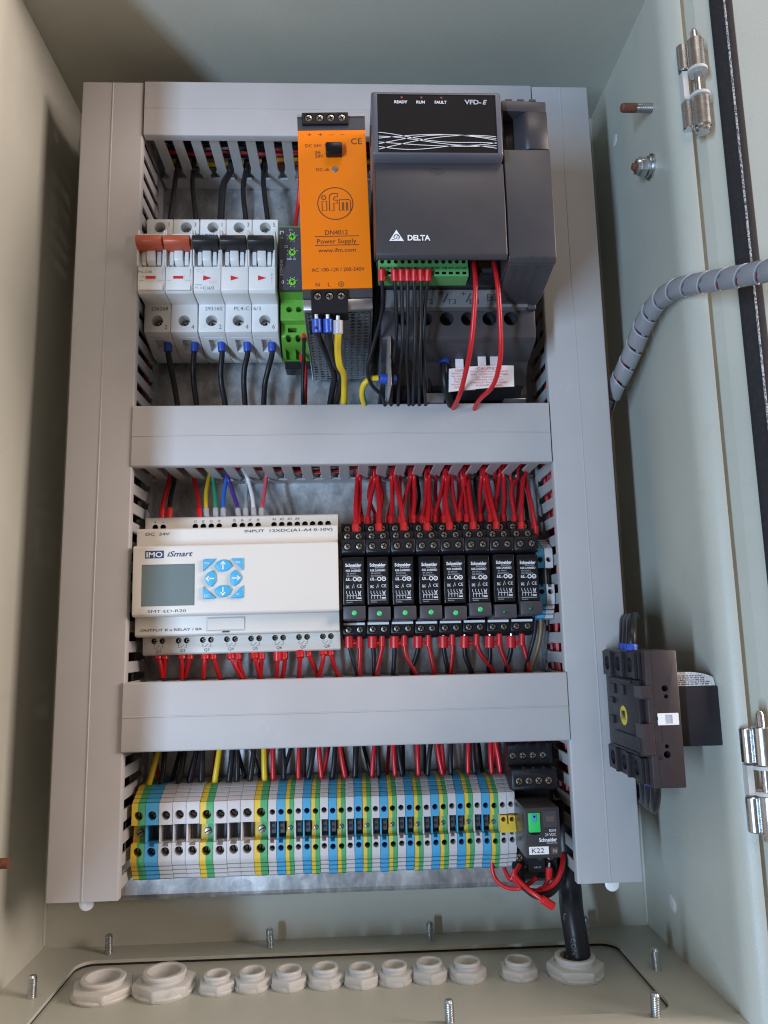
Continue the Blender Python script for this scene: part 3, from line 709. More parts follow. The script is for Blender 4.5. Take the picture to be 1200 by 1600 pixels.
# ---------------------------------------------------------------- frequency drive
vf = thing('frequency_drive', 'large dark grey frequency drive with black display panel', 'drive', (70, 0, 45))
VX0, VX1, VW = 20.0, 93.6, 122.0
# main cover and side column
cov = MB().px([(118, 105), (146.6, 104.6), (147.4, 91), (150, 90.0), (152.3, 92.5), (153, 120), (152, 148.0), (120, 148.0)], VX0, VX1).build('front_cover', 'vfd_grey', vf, bevel=.9, seg=3)
dis = MB().px([(120, 148.4), (154, 147.6), (158, 149.5), (158, 187.4), (156, 189), (120, 190)], VX0-1.2, VX1-.8)
dco = MB().pd([(VX0+2.2+a, 150.2+b) for a, b in ((0, 0), (67.4, 0), (67.4, 36.2), (0, 36.2))], 157.3, 160)
disp = dis.build('display_bezel', 'vfd_bezel', vf, bevel=1.3, seg=3, cut=dco)
MB().box(VX0+2.3, VX0+69.5, 156, 157.6, 150.3, 186.3).build('display_panel', 'vfd_panel', disp)
PD = 157.75
for s, x in (('READY', 35.6), ('RUN', 46.8), ('FAULT', 58.2)):
    txt(s, x, PD, 181.6, 1.7, disp, 'ink_white', {'READY': 7.4, 'RUN': 4.8, 'FAULT': 6.8}[s], bold=.03)
    MB().lathe((x+.4, PD, 184.2), 'd', [(.001, -.1), (.8, -.1), (.8, .15), (.001, .3)], 14).build('lamp', 'led_red', disp)
txt('VFD-', 76.6, PD, 181.9, 2.7, disp, 'ink_grey', 9.6, bold=.03); txt('E', 83.4, PD, 181.9, 2.7, disp, 'ink_grey', 2.6, shear=.3, bold=.03)
m = MB()
def wave(fn): m.strip([(VX0+2.6+66.4*i/36, fn(i/36)) for i in range(37)], PD+.1, .34)
wave(lambda t: 162.6-5.5*math.sin(math.pi*t)**2*.4-6.4*t); wave(lambda t: 155.5+5.8*math.sin(math.pi*t*.85)); wave(lambda t: 158.6+3.6*math.sin(math.pi*t*.8+.1)-1.2*t)
wave(lambda t: 152.2+9.4*math.sin(math.pi*t*.62)-.6*t); wave(lambda t: 160.2-6.4*math.sin(math.pi*t*.9)*t-1.6*t); wave(lambda t: 156.6-3.6*math.sin(math.pi*t*.6)+1.6*t); wave(lambda t: 153.8-1.5*math.sin(math.pi*2*t)-.6*t)
m.build('line_pattern', 'ink_white', disp, flat=True)
for sx, x in ((-1, VX0-1.3), (1, VX1-.7)): MB().box(x-.8, x+.8, 140, 154, 166, 170).build('release_tab', 'vfd_dark', disp, bevel=.3)
m = MB()
for r in (3.2, 5.0, 6.8): m.strip([(56+r*1.1*math.cos(math.radians(50+8*i)), 138.4+r*.9*math.sin(math.radians(50+8*i))) for i in range(11)], 152.9, .35)
m.build('embossed_mark', 'vfd_dark', cov, flat=True)
# maker's emblem and name
LD = 152.95
m = MB().add([(27.4, LD, 99.7), (35.6, LD, 99.7), (31.5, LD, 106.4)], [(0, 1, 2)]); lg = m.build('emblem', 'ink_white', cov, flat=True)
m = MB().strip([(31.6+1.5*math.cos(math.radians(24*i-60)), 102.0+1.5*math.sin(math.radians(24*i-60))) for i in range(12)], LD+.1, .45); m.strip([(29, 100.4), (31.6, 101.2), (32.0, 103)], LD+.1, .35).build('emblem_mark', 'vfd_dark', lg, flat=True)
txt('DELTA', 44.0, LD, 101.6, 3.1, cov, 'ink_white', 12.6, bold=.035)
# side column (fan duct), upper glossy hollow, stepped top edge
cp = [(118, 90.6), (147, 89.4), (149.5, 92), (150.2, 118), (149, 158.8), (118, 158.8)]
sc = MB().px(cp, VX1+1.0, VW).build('side_column', 'vfd_grey', vf, bevel=.8, seg=3)
up = [(VX1+1.6, 149.2), (VX1+2.4, 143), (VX1+5, 139.6), (VX1+9, 140.6), (VX1+12.5, 146.0), (VX1+14.5, 148.6), (VX1+17, 149.6), (VW-.6, 148.6), (VW-.3, 118), (VX1+1.6, 118)]
MB().pz(up, 159.1, 182.8).build('glossy_hollow', 'vfd_grey', sc, bevel=.3, angle=60)
MB().pz([(VX1+1.4, 149.4), (VW-.8, 148.4), (VW-.6, 118), (VX1+1.4, 118)], 183.0, 189.8).build('cap', 'vfd_grey', sc, bevel=.5, seg=2)
for x in (97.5, 104.5, 111.5): MB().box(x, x+4, 140, 148.8, 189.7, 191.2).build('cap_step', 'vfd_grey', sc, bevel=.3)
for x in (101, 108.5, 116): MB().strip([(x+1.5*math.cos(math.radians(15*i)), 90.8+1.9*math.sin(math.radians(15*i))) for i in range(13)], 149.6, .35).build('moulded_arch', 'vfd_dark', sc, flat=True)
# underside of the column steps back with ribs
MB().px([(60, 88.5), (112, 84.0), (146.5, 89.2), (146.5, 90.3), (60, 90.3)], 95.4, 121.4).build('column_underside', 'vfd_dark', vf, bevel=.4)
for x in (99, 105.5, 112): MB().px([(112, 83.6), (145, 88.6), (145, 89.4), (112, 84.6)], x, x+.7).build('rib', 'vfd_grey', vf)
# body and terminal section
MB().px([(1, 92), (117.8, 104.6), (117.8, 189), (1, 189)], VX0+1.5, VW-1.0).build('body', 'vfd_dark', vf, bevel=.5)
MB().px([(60, 95), (122, 95), (122, 104.2), (60, 104.2)], 24.0, 95).build('terminal_shelf', 'vfd_dark', vf, bevel=.2)
hx = [38.6+13.4*k for k in range(6)]
lowp = [(1, 46), (62, 46), (74, 58), (95, 63.2), (97.2, 65.5), (98.4, 82), (98.4, 90.8), (1, 90.8)]
hc = MB()
for x in hx: hc.cyl((x, 84, 77.6), 'd', 4.4, 20, 28)
lb = MB().px(lowp, 24.5, 121.2).build('terminal_cover', 'vfd_dark', vf, bevel=.8, seg=2, cut=hc)
MB().px([(98.2, 82.8), (104, 82.8), (104, 94.2), (98.2, 94.2)], 27, 115.4).build('terminal_label', 'label_grey', lb, bevel=.2)
MB().box(115.8, 121.0, 98, 103, 82.0, 93).build('corner_clip', 'vfd_grey', lb, bevel=.9, seg=2)
for s, x in (('V', 49.6), ('W', 61.5), ('+', 75.5)): txt(s, x, 104, 91.4, 3.4, lb, 'ink_dark', 3.8)
for s, x in (('T2', 53.8), ('T3', 68.0), ('B1', 82.0)): txt(s, x, 104, 86.4, 3.4, lb, 'ink_dark', 5.6)
txt('B2', 93.8, 104, 89, 4.6, lb, 'ink_dark', 7.4)
for x in (64.4, 78.6): txt('/', x, 104, 88.8, 6.0, lb, 'ink_dark', 4.0)
txt('–', 107.6, 104, 89.2, 5, lb, 'ink_dark', 7)
# below: power terminals in their shadow, bracket metal
MB().px([(1, 46.1), (40, 38), (56, 38), (62, 46.1)], 28, 119).build('power_terminal', 'black_plastic', vf, bevel=.5)
for x in (54, 66, 80, 94, 106): MB().box(x-4.6, x+4.6, 56, 63, 47, 58).build('terminal_pocket', 'black_hole', vf)
for x in (73.6, 86.8, 113): screw(vf, x, 63, 53, 2.6)
MB().box(55, 66.5, 50, 64, 34, 41).build('bracket', 'psu_metal', vf, bevel=.4)
MB().box(28, 30, 2, 100, 34, 66).build('bracket', 'psu_metal', vf, bevel=.3)
MB().px([(2, 30), (50, 30), (60, 38), (2, 38)], 107, 122).build('bracket', 'psu_metal', vf, bevel=.4)
# pluggable green connector with screws, printed terminal names
gcx = [24.6+4.02*k for k in range(13)]
gc = MB()
for x in gcx: gc.cyl((x, 122, 101.2), 'd', 1.25, 10, 12); gc.box(x-1.2, x+1.2, 122, 132, 92.6, 94.2)
con = MB().px([(114, 92), (127.5, 91.6), (127.5, 95.2), (126.2, 98.6), (126.2, 103.6), (114, 103.6)], 22.4, 75.4).build('connector', ['connector_green', 'black_hole'], vf, bevel=.2, cut=gc)
for k, s in enumerate('MI1 MI2 MI3 MI4 MI5 MI6 DCM DCM 24V ACM AVI ACI 10V'.split()): txt(s, gcx[k], 127.55, 96.6, 1.5, con, 'ink_dark', 3.2, bold=.01)
sk = MB().box(76.6, 94, 114, 126, 92.2, 103.8).build('network_socket', 'black_plastic', vf, bevel=.3, cut=MB().box(79.5, 90.5, 117, 130, 94.2, 102.5))
for k in range(8): MB().box(81.6+.9*k, 82.1+.9*k, 117, 124.5, 98.6, 102.2).build('contact', 'brass', sk)
MB().box(80, 90, 116.5, 124.2, 93.2, 94.1).build('latch', 'psu_metal', sk)
# paper tag tied below the drive
def tag_sheet(x0, x1, z0, z1, d, slope, name='sheet', ths=.3):
    m = MB(); n = 8; A = []; B = []
    for i in range(n+1):
        x = x0+(x1-x0)*i/n; dd = d+1.6*math.sin(2.6*i/n)
        A.append([(x, dd, z0+slope*(x-x0)), (x+1.2, dd-3.5, z1+slope*(x-x0)*.2)])
    vs = [v for a in A for v in a]+[(v[0], v[1]-ths, v[2]) for a in A for v in a]; k = 2*(n+1); fs = []
    for i in range(n): fs += [(2*i, 2*i+2, 2*i+3, 2*i+1), (k+2*i, k+2*i+1, k+2*i+3, k+2*i+2), (2*i, k+2*i, k+2*i+2, 2*i+2), (2*i+1, 2*i+3, k+2*i+3, k+2*i+1)]
    fs += [(0, 1, k+1, k), (2*n, k+2*n, k+2*n+1, 2*n+1)]
    return m.add(vs, fs)
def caution(x0, x1, z0, z1, d, label, tabs):
    tg = tag_sheet(x0, x1, z0, z1, d, .06).build('paper_tag', 'paper', None, (x0, d, z0)); tag(tg, label, 'paper tag', 'paper tags')
    for x in tabs: MB().box(x-2.6, x+2.6, d-6.0, d-5.6, z1-3, z1+8.6).build('tie_strip', 'paper', tg)
    w = (x1-x0); zz = z1-2.0
    for i, s in enumerate(('CAUTION', 'Incorrect connection', 'may result in damage', 'to option unit.', 'Please refer to', 'manual for proper', 'installation.')):
        txt(s, (x0+x1)/2+.4-.12*i, d+1.7-3.3*(zz-z0)/(z1-z0), zz, 1.35 if i else 1.9, tg, 'ink_red', w*.5 if not i else w*(.78 if i in (1, 2, 5) else .55), rot=(-.2, 0, -.03)); zz -= 1.95
    return tg
caution(77.2, 108.2, 35.4, 52.0, 86, 'white caution tag with red print in front, below the drive', (89.6, 97.5))
caution(67.0, 84.0, 35.0, 51.6, 83.5, 'white caution tag tucked behind the other tag below the drive', (75.4,))

# ---------------------------------------------------------------- white controller
pc = thing('programmable_controller', 'white programmable controller with blue arrow keys and grey display', 'controller', (-67.6, 8, -80))
A0, A1 = -131.0, -4.2
bc = MB(); top_x = [-124.3, -119.2]+[-98.2+5.2*k for k in range(4)]+[-72.6+5.2*k for k in range(4)]+[-46.5+5.1*k for k in range(8)]
bot_x = [x for k in range(8) for x in (-123.6+15.45*k, -118.4+15.45*k)]
for x in top_x: bc.cyl((x, 34, -42.2), 'd', 1.9, 12, 16)
for x in bot_x: bc.cyl((x, 34, -116.2), 'd', 1.9, 12, 16)
base = MB().px([(9, -125), (40, -125.2), (42, -124.2), (42, -36.4), (40.5, -35.5), (9, -35.5)], A0, A1).build('terminal_base', ['plc_white', 'black_hole'], pc, bevel=.4, cut=bc)
for x in top_x: screw(base, x, 36.5, -42.2, 1.7)
for x in bot_x: screw(base, x, 39.0, -116.2, 1.75)
MB().px([(42.1, -113.6), (57, -113.4), (58.2, -112.2), (58.2, -46.4), (57, -45.2), (42.1, -45.0)], A0-.8, A1-.1).build('shoulder', 'plc_white', pc, bevel=.5, seg=2)
fr = MB().px([(58.3, -101.4), (66.0, -101.2), (67.3, -99.8), (67.3, -58.4), (66.2, -57.2), (58.3, -57.0)], A0-.4, A1).build('front_panel', 'plc_white', pc, bevel=.7, seg=2, cut=MB().box(-126.0, -93.2, 66.6, 70, -95.0, -69.2))
MB().box(-125.9, -93.3, 65.6, 66.9, -94.9, -69.3).build('display', 'lcd', fr)
fl_ = MB().box(-86.8, -63.8, 58.3, 58.9, -110.4, -103.0).build('port_flap', 'plc_white', pc, bevel=.25)
MB().strip([(-87.2, -110.8), (-63.4, -110.8), (-63.4, -102.6), (-87.2, -102.6)], 58.32, .55, True).build('gap', 'ink_grey', fl_, flat=True)
MB().box(-77.5, -73.3, 58.2, 59.2, -112.0, -111.1).build('finger_notch', 'plc_black', fl_)
# keys: raised soft blue pads
KX, KZ = -75.6, -78.9
def key(pts, name='key'): return MB().pd([(KX+a, KZ+b) for a, b in pts], 67.2, 69.0).build(name, 'key_blue', fr, bevel=.6, seg=3)
K = {}
K['u'] = key([(-2.2, 4.4), (2.2, 4.4), (5.6, 7.2), (3.8, 10.2), (1.5, 11.6), (-1.5, 11.6), (-3.8, 10.2), (-5.6, 7.2)])
K['d'] = key([(-2.2, -4.4), (2.2, -4.4), (5.6, -7.2), (3.8, -10.2), (1.5, -11.6), (-1.5, -11.6), (-3.8, -10.2), (-5.6, -7.2)])
K['l'] = key([(-4.4, 2.2), (-4.4, -2.2), (-6.8, -5.2), (-9.4, -3.6), (-11.4, -.8), (-11.4, .8), (-9.4, 3.6), (-6.8, 5.2)])
K['r'] = key([(4.4, 2.2), (4.4, -2.2), (6.8, -5.2), (9.4, -3.6), (11.4, -.8), (11.4, .8), (9.4, 3.6), (6.8, 5.2)])
K['del'] = key([(-12.4, 12.2), (-4.2, 12.2), (-12.4, 4.4)]); K['sel'] = key([(12.4, 12.2), (4.6, 12.2), (12.4, 4.6)])
K['esc'] = key([(-12.4, -12.4), (-4.4, -12.4), (-12.4, -4.6)]); K['ok'] = key([(12.4, -12.4), (4.4, -12.4), (12.4, -4.4)])
def arrow(k, cx, cz, dx, dz):
    m = MB(); px_, pz_ = -dz, dx
    m.strip([(KX+cx-dx*2.6, KZ+cz-dz*2.6), (KX+cx+dx*1, KZ+cz+dz*1)], 69.12, .8)
    m.add([(KX+cx+dx*.6+px_*1.8, 69.12, KZ+cz+dz*.6+pz_*1.8), (KX+cx+dx*.6-px_*1.8, 69.12, KZ+cz+dz*.6-pz_*1.8), (KX+cx+dx*2.9, 69.12, KZ+cz+dz*2.9)], [(0, 1, 2)])
    m.build('arrow_print', 'ink_white', K[k], flat=True)
arrow('u', 0, 8, 0, 1); arrow('d', 0, -8, 0, -1); arrow('l', -8, 0, -1, 0); arrow('r', 8, 0, 1, 0)
for k, s, a, b in (('del', 'DEL', -9.9, 9.6), ('sel', 'SEL', 9.4, 9.8), ('esc', 'ESC', -9.8, -10.4), ('ok', 'OK', 9.2, -10)): txt(s, KX+a, 69.05, KZ+b, 1.15, K[k], 'ink_white', 3.4 if k != 'ok' else 2.2, bold=.01)
MB().box(-123.8, -112.4, 67.2, 67.45, -65.3, -60.6).build('name_plate', 'navy', fr)
txt('IMO', -118.1, 67.45, -63.0, 3.2, fr, 'ink_white', 9.8, bold=.02)
txt('iSmart', -102.4, 67.3, -62.8, 3.3, fr, 'navy', 15.8, shear=.3, bold=.015)
txt('SMT-ED-R20', -110.0, 67.3, -98.1, 1.7, fr, 'ink_dark', 23.4)
txt('DC  24V', -118.6, 58.3, -48.9, 1.8, pc, 'ink_dark', 15.2); txt('INPUT  12XDC(A1-A4 0-10V)', -35.6, 58.3, -48.3, 1.8, pc, 'ink_dark', 56)
txt('OUTPUT 8 x RELAY / 8A', -109.2, 58.3, -109.4, 1.6, pc, 'ink_dark', 38)
for k in range(4): txt('I%d' % (k+1), -98.2+5.2*k, 42, -38.8, 1.7, base, 'ink_dark'); txt('I%d' % (k+5), -72.6+5.2*k, 42, -38.6, 1.7, base, 'ink_dark'); txt('A%d' % (k+1), -46.5+5.1*k, 42, -38.4, 1.7, base, 'ink_dark')
txt('+', -124.3, 42, -38.8, 1.6, base); txt('–', -119.2, 42, -38.8, 1.6, base)
for k in range(8):
    a, b = bot_x[2*k], bot_x[2*k+1]; c = (a+b)/2
    MB().strip([(a, -118.4), (a, -120.6), (a+1.5, -120.6), (a+3.4, -118.8)], 42.12, .25).strip([(b, -118.4), (b, -120.6), (b-1.4, -120.6)], 42.12, .25).build('print', 'ink_dark', base, flat=True)
    txt('Q%d' % (k+1), c, 42, -122.4, 1.9, base, 'ink_dark')
pc.rotation_euler.y = -math.radians(.45)

# ---------------------------------------------------------------- eight small relays in sockets
RP, RX0 = 15.9, -2.7
sk_label = ['at the left end beside the white controller', 'second from the left in the relay row', 'third from the left in the relay row', 'fourth from the left in the relay row',
            'fifth from the left in the relay row', 'sixth from the left in the relay row', 'seventh from the left in the relay row', 'at the right end of the relay row']
so = thing('relay_socket', 'black screw-terminal relay socket '+sk_label[0], 'relay socket', (RX0, 8, -80), 'relay sockets on the middle rail')
x0, x1 = RX0+.2, RX0+RP-.2; xa, xb = RX0+RP*.27, RX0+RP*.74
sp = [(9, -118), (30, -118), (36, -116.4), (38, -114.8), (38, -107.2), (34, -106.6), (30, -105), (30, -66), (60, -65), (62, -63.4), (62, -55.6), (60.6, -54.6), (52.4, -54.2), (52, -49.4), (51, -48.6), (42.4, -48.2), (42, -43.2), (41, -42.4), (30, -40), (9, -40)]
sc = MB()
for x in (xa, xb):
    for d, z in ((62, -59.6), (52, -51.8), (42, -45.6)): sc.cyl((x, d-2.6, z), 'd', 2.5, 8, 16)
    sc.cyl((x, 35.4, -111.8), 'd', 2.5, 8, 16); sc.px([(20, -121), (30, -121), (30, -114), (20, -114)], x-2, x+2)
sb = MB().px(sp, x0, x1).build('socket_body', 'black_plastic', so, bevel=.3, cut=sc)
for x in (xa, xb):
    for d, z in ((62, -59.6), (52, -51.8), (42, -45.6), (38, -111.8)): screw(sb, x, d-1.5, z, 2.2)
MB().box(x0+.8, x1-.8, 37.8, 38.35, -108.9, -107.4).build('marker_strip', 'white_plastic', so)
rt_ = MB().px([(36, -106.4), (63.9, -106.2), (64.5, -105.4), (64.5, -98), (63.7, -97.4), (36, -97.2)], x0+1.0, x1-.6).build('retaining_clip', 'psu_dark', so, bevel=.4, seg=2)
led = MB().lathe((RX0+RP*.50, 64.5, -101.8), 'd', [(.001, -.2), (1.55, -.2), (1.55, .25), (1.1, .55), (.001, .65)], 18).build('lamp', 'led_green', rt_)
for x, z in ((xa-3, -64.3), (xb+3, -64.3)): txt('1', x, 62, z+.9, .9, sb, 'ink_grey')
re = thing('plug_in_relay', 'black plug-in relay with white printed label, '+sk_label[0], 'relay', (RX0, 30, -97), 'plug-in relays in the middle row')
rb = MB().box(x0+.9, x1-1.0, 30.2, 62.6, -96.8, -66.6).build('relay_case', 'black_gloss', re, bevel=.5, seg=2)
MB().box(x0+1.6, x1-1.7, 62.6, 62.9, -95.9, -69.2).build('label_field', 'black_plastic', re, bevel=.08)
c = (x0+x1)/2-.05; D_ = 62.92
txt('Schneider', c, D_, -71.7, 2.0, re, 'ink_white', 10.2, bold=.03); txt('Electric', c+1.2, D_, -73.4, 1.0, re, 'ink_grey', 6.0)
txt('RSB 2A080BD', c, D_, -75.2, 1.25, re, 'ink_white', 9.6, bold=.015); txt('8A 24VDC', c-1.2, D_, -77.0, .95, re, 'ink_grey', 6); txt('8A/250VAC', c-.6, D_, -78.6, .95, re, 'ink_grey', 7.4)
txt('UL', c-3.5, D_, -80.6, 1.7, re, 'ink_white', 2.6, shear=.25, bold=.03); txt('us', c-1.4, D_, -81.0, .8, re, 'ink_white', 1.2)
txt('EAC', c-3.8, D_, -85.4, 1.7, re, 'ink_white', 2.1, bold=.02); txt('CE', c+3.6, D_, -85.0, 1.9, re, 'ink_white', 3.1); txt('Austria', c-2.8, D_, -95.0, .9, re, 'ink_grey', 3.8)
m = MB()
for cx, r in ((c+.8, 1.1), (c+3.7, 1.2)):
    m.strip([(cx+r*math.cos(math.radians(30*i)), -80.6+r*math.sin(math.radians(30*i))) for i in range(12)], D_+.1, .55, True)
m.strip([(c+3.1, -80.6), (c+4.3, -80.6)], D_+.1, .4).strip([(c-1.0, -86.4), (c, -83.6), (c+.3, -86)], D_+.1, .25)
for q in range(4):
    xx = c-4.6+1.9*q; m.strip([(xx, -88), (xx, -89.3), (xx+.8, -90.4)], D_+.1, .25).strip([(xx+.4, -90.6), (xx+.4, -93)], D_+.1, .25)
m.strip([(c-4.4, -91), (c+1.8, -91)], D_+.1, .25).strip([(c+2.6, -88), (c+4.6, -91.4)], D_+.1, .3).strip([(c+4.6, -88), (c+2.6, -91.4)], D_+.1, .3).strip([(c+2.9, -88.8), (c+4.3, -88.8), (c+4.0, -91), (c+3.2, -91)], D_+.1, .25, True)
m.strip([(c+2.2, -92.6), (c+4.8, -92.6)], D_+.1, .8).strip([(c-4.9, -93.9), (c+5, -93.9)], D_+.1, .2)
m.build('print', 'ink_white', re, flat=True)
for k in range(1, 8):
    o = copy_tree(so, RP*k, 0, rnd.uniform(-.15, .15), label='black screw-terminal relay socket '+sk_label[k])
    for ch in o.children:
        if ch.name.startswith('retaining_clip'):
            j = rnd.uniform(-1.0, 1.2) if k not in (2, 4, 6) else rnd.uniform(-1.3, -.6); ch.location += V(rnd.uniform(-.5, .6), rnd.uniform(0, 1.0), j)
            if k >= 6:
                for g in ch.children:
                    g.data = g.data.copy(); g.data.materials[0] = MATS['led_dark_green']
    o2 = copy_tree(re, RP*k, 0, rnd.uniform(-.3, .3), label='black plug-in relay with white printed label, '+sk_label[k])
    o2.rotation_euler.z = rnd.uniform(-.02, .02)

# ---------------------------------------------------------------- terminal blocks
TZ = -233.5
def tprof(ribs_d):
    # outline of a feed-through terminal, (d, z relative to the rail); ribbed shoulders above and below
    n = 4
    def ribs(a, b, dep):
        o = []; tx, tz = (b[0]-a[0])/n, (b[1]-a[1])/n; ln = math.hypot(tx, tz); nx, nz = -abs(tz)/ln*dep, (-1 if a[1] > 0 else 1)*abs(tx)/ln*dep
        for i in range(n):
            p = lambda f: (a[0]+tx*(i+f), a[1]+tz*(i+f))
            o += [p(0), p(.74), (p(.74)[0]+nx, p(.74)[1]+nz), (p(.99)[0]+nx, p(.99)[1]+nz)]
        return o
    up = ribs((34.5, 26.6), (49.4, 19.0), 3.0)+[(49.4, 19.0), (50, 18)]
    dn = [(50, -14.5), (49.7, -15.6)]+ribs((49.7, -15.6), (42.5, -27.2), 2.6)[1:]+[(42.5, -27.2)]
    return [(9, 26.5)]+up+[(50, 6.2), (38, 6.2), (38, -4.6), (50, -4.6)]+dn+[(9, -27.4)]
TPROF = tprof(0)
TPE = [((44 if d == 38 else d), z) for d, z in TPROF]
def t_block(w, cols, r, name, label, kind, x, zc=TZ, insert=None, scr='s'):
    t = thing(name, label, 'terminal block', (x, 8, zc), 'terminal blocks on the bottom rail' if zc == TZ else 'terminal blocks beside the relays')
    cut = MB()
    cx = x+w/2
    for z in (11.6, -9.4): cut.cyl((cx, 41, zc+z), 'd', r, 12, 14)
    gap = .12
    if kind == 'pe':
        y = MB().px([(d, zc+z) for d, z in TPE], x+gap, x+w*.46)
        g_ = MB().px([(d, zc+z) for d, z in TPE], x+w*.46+.01, x+w-gap)
        y.build('yellow_half', 'tb_yellow', t, cut=cut); g_.build('green_half', 'tb_green', t, cut=cut)
        screw(t, cx, 44.3, zc+.8, r*.82, 's')
    else:
        cut.box(x+w*.25, x+w*.72, 44, 55, zc-6.4, zc-3.5)
        b = MB().px([(d, zc+z) for d, z in TPROF], x+gap, x+w-gap).build('block_body', cols, t, cut=cut)
        MB().box(x+gap, x+gap+.9, 38, 48.5, zc-4.7, zc+6.3).build('side_fin', cols, t)
        if insert:
            i_ = MB().box(x+1.0, x+w-.7, 37.5, 46.5, zc-1.5, zc+7.4).build('test_socket', 'tb_insert', t, bevel=.15)
            for z in (1.4, 4.6): MB().quad(x+w*.40, x+w*.72, zc+z-.8, zc+z+.8, 46.6).build('socket_hole', 'black_hole', i_, flat=True)
        else:
            MB().box(x+w*.3, x+w*.78, 32, 40.5, zc-4.4, zc+6).build('bridge_slot', 'black_hole' if cols == 'tb_blue' else 'tb_insert', t)
    for z in (11.6, -9.4): screw(t, cx, 43.4 if scr == 's' else 41.6, zc+z, r*.86, 's')
    return t
BW = 8.27; BX0 = -132.4
order = ['pe', 'b', 'g', 'g', 'g', 'pe', 'g', 'g', 'g', 'pe']
lab = ['wide yellow-green earth terminal at the left end of the strip', 'wide blue terminal next to the left end of the strip', 'wide grey terminal right beside the wide blue one', 'wide grey terminal, middle of the first three wide grey ones',
       'wide grey terminal just left of the second yellow-green earth terminal', 'wide yellow-green earth terminal between two sets of three grey ones', 'wide grey terminal just right of the second yellow-green earth terminal',
       'wide grey terminal, middle of the second three wide grey ones', 'wide grey terminal just left of the third yellow-green earth terminal', 'wide yellow-green earth terminal where the narrow terminals begin']
proto = {}
for i, k in enumerate(order):
    x = BX0+BW*i
    if k in proto: o, px0 = proto[k]; copy_tree(o, x-px0, rnd.uniform(-.3, .3), rnd.uniform(-.3, .3), label=lab[i])
    else: proto[k] = (t_block(BW, {'b': 'tb_blue', 'g': 'tb_grey', 'pe': None}[k], 2.75, 'wide_terminal_block', lab[i], 'pe' if k == 'pe' else 'n', x), x)
SX0 = BX0+BW*10+.2; SW = 5.29; protos = {}
for i in range(29):
    x = SX0+SW*i; k = ('g', 'b', 'pe')[i % 3] if i < 27 else 'e'
    nm = {'g': 'grey', 'b': 'blue', 'pe': 'yellow-green earth'}.get(k)
    lb_ = 'narrow %s terminal, %s narrow %s one from the left' % (nm, ORD[i//3], nm) if nm else ('narrow grey terminal under the yellow jumper, nearer the earth terminals' if i == 27 else 'narrow grey terminal under the yellow jumper, at the right end')
    if k in protos: o, px0 = protos[k]; copy_tree(o, x-px0, rnd.uniform(-.35, .35), rnd.uniform(-.3, .3), label=lb_)
    else: protos[k] = (t_block(SW, {'b': 'tb_blue', 'g': 'tb_grey', 'e': 'tb_grey', 'pe': None}[k], 1.75, 'narrow_terminal_block', lb_, 'pe' if k == 'pe' else 'n', x, insert=(k in 'gb'), scr='d'), x)
# end plate, yellow jumper
xe = SX0+SW*29
MB().px([(d-.6, TZ+z*.98) for d, z in TPROF], xe+.05, xe+.9)
jx = SX0+SW*27
jp = thing('jumper_bar', 'yellow two-pole jumper bar plugged into the last grey terminals', 'jumper', (jx, 38, TZ))
MB().px([(38.2, TZ+5.8), (51, TZ+5.6), (51.5, TZ+1.0), (53.5, TZ-2.4), (53.2, TZ-4.2), (38.2, TZ-4)], jx+.3, jx+2*SW-.3).build('bar', 'tb_yellow', jp, bevel=.4, cut=MB().cyl((jx+SW*.5, 45, TZ+3.2), 'd', 1.5, 9, 14).cyl((jx+SW*1.5, 45, TZ+3.2), 'd', 1.5, 9, 14).box(jx+SW*.9, jx+SW*1.1, 45, 56, TZ+.5, TZ+7))
# two small blocks at the end of the relay row
t_block(5.6, 'tb_blue', 1.8, 'narrow_terminal_block', 'narrow blue terminal beside the right-hand small relay', 'n', 125.2, -80.6, scr='d')
t_block(5.6, 'tb_grey', 1.8, 'narrow_terminal_block', 'narrow grey terminal between the small relays and the right duct', 'n', 130.9, -80.6, scr='d')

# ---------------------------------------------------------------- large relay K22 in its socket
ks = thing('relay_socket', 'wide black relay socket under the large relay at the bottom right', 'relay socket', (115, 8, -233))
kp = [(9, -272), (34, -272), (42, -268), (44, -262), (44, -250), (36, -249), (36, -214), (54, -213), (55, -212), (55, -200.5), (53, -199.5), (46, -199), (45.5, -187), (44, -186), (9, -184)]
kc = MB(); r1 = [104.8+6.5*k for k in range(4)]; r2 = [106.2+6.2*k for k in range(4)]
for x in r1: kc.cyl((x, 42.6, -193.6), 'd', 2.4, 9, 16)
for x in r2: kc.cyl((x, 52.4, -207.4), 'd', 2.5, 9, 16)
for x in (106.2, 126): kc.cyl((x, 41.6, -255.2), 'd', 2.5, 9, 16)
kb = MB().px(kp, 101.4, 130.2).build('socket_body', 'black_plastic', ks, bevel=.5, cut=kc)
for x in r1: screw(kb, x, 43.6, -193.6, 2.25)
for x in r2: screw(kb, x, 53.4, -207.4, 2.4)
for x in (106.2, 126): screw(kb, x, 42.6, -255.2, 2.4)
for xs, d, z in ((r1, 45, -187.2), (r2, 54, -200)):
    for x in xs: MB().box(x+2.4, x+4.2, d-9, d+.6, z-2.4, z+1.2).build('barrier', 'black_plastic', kb, bevel=.2)
MB().box(111, 121.5, 40, 47.5, -263, -249.5).build('coil_terminal', 'black_plastic', ks, bevel=.4)
MB().lathe((118.2, 47.5, -254.6), 'd', [(.001, -.2), (1.5, -.2), (1.4, .4), (.001, .5)], 16).build('lamp', 'led_dark_green', ks)
txt('14', 109.5, 44, -260.5, 1.3, ks, 'ink_grey'); txt('INPUT', 116.5, 47.5, -260, 1.1, ks, 'ink_grey'); txt('13', 123.5, 44, -260.5, 1.3, ks, 'ink_grey')
kr = thing('plug_in_relay', 'large dark relay with green flag and handwritten white label', 'relay', (113.8, 45, -246))
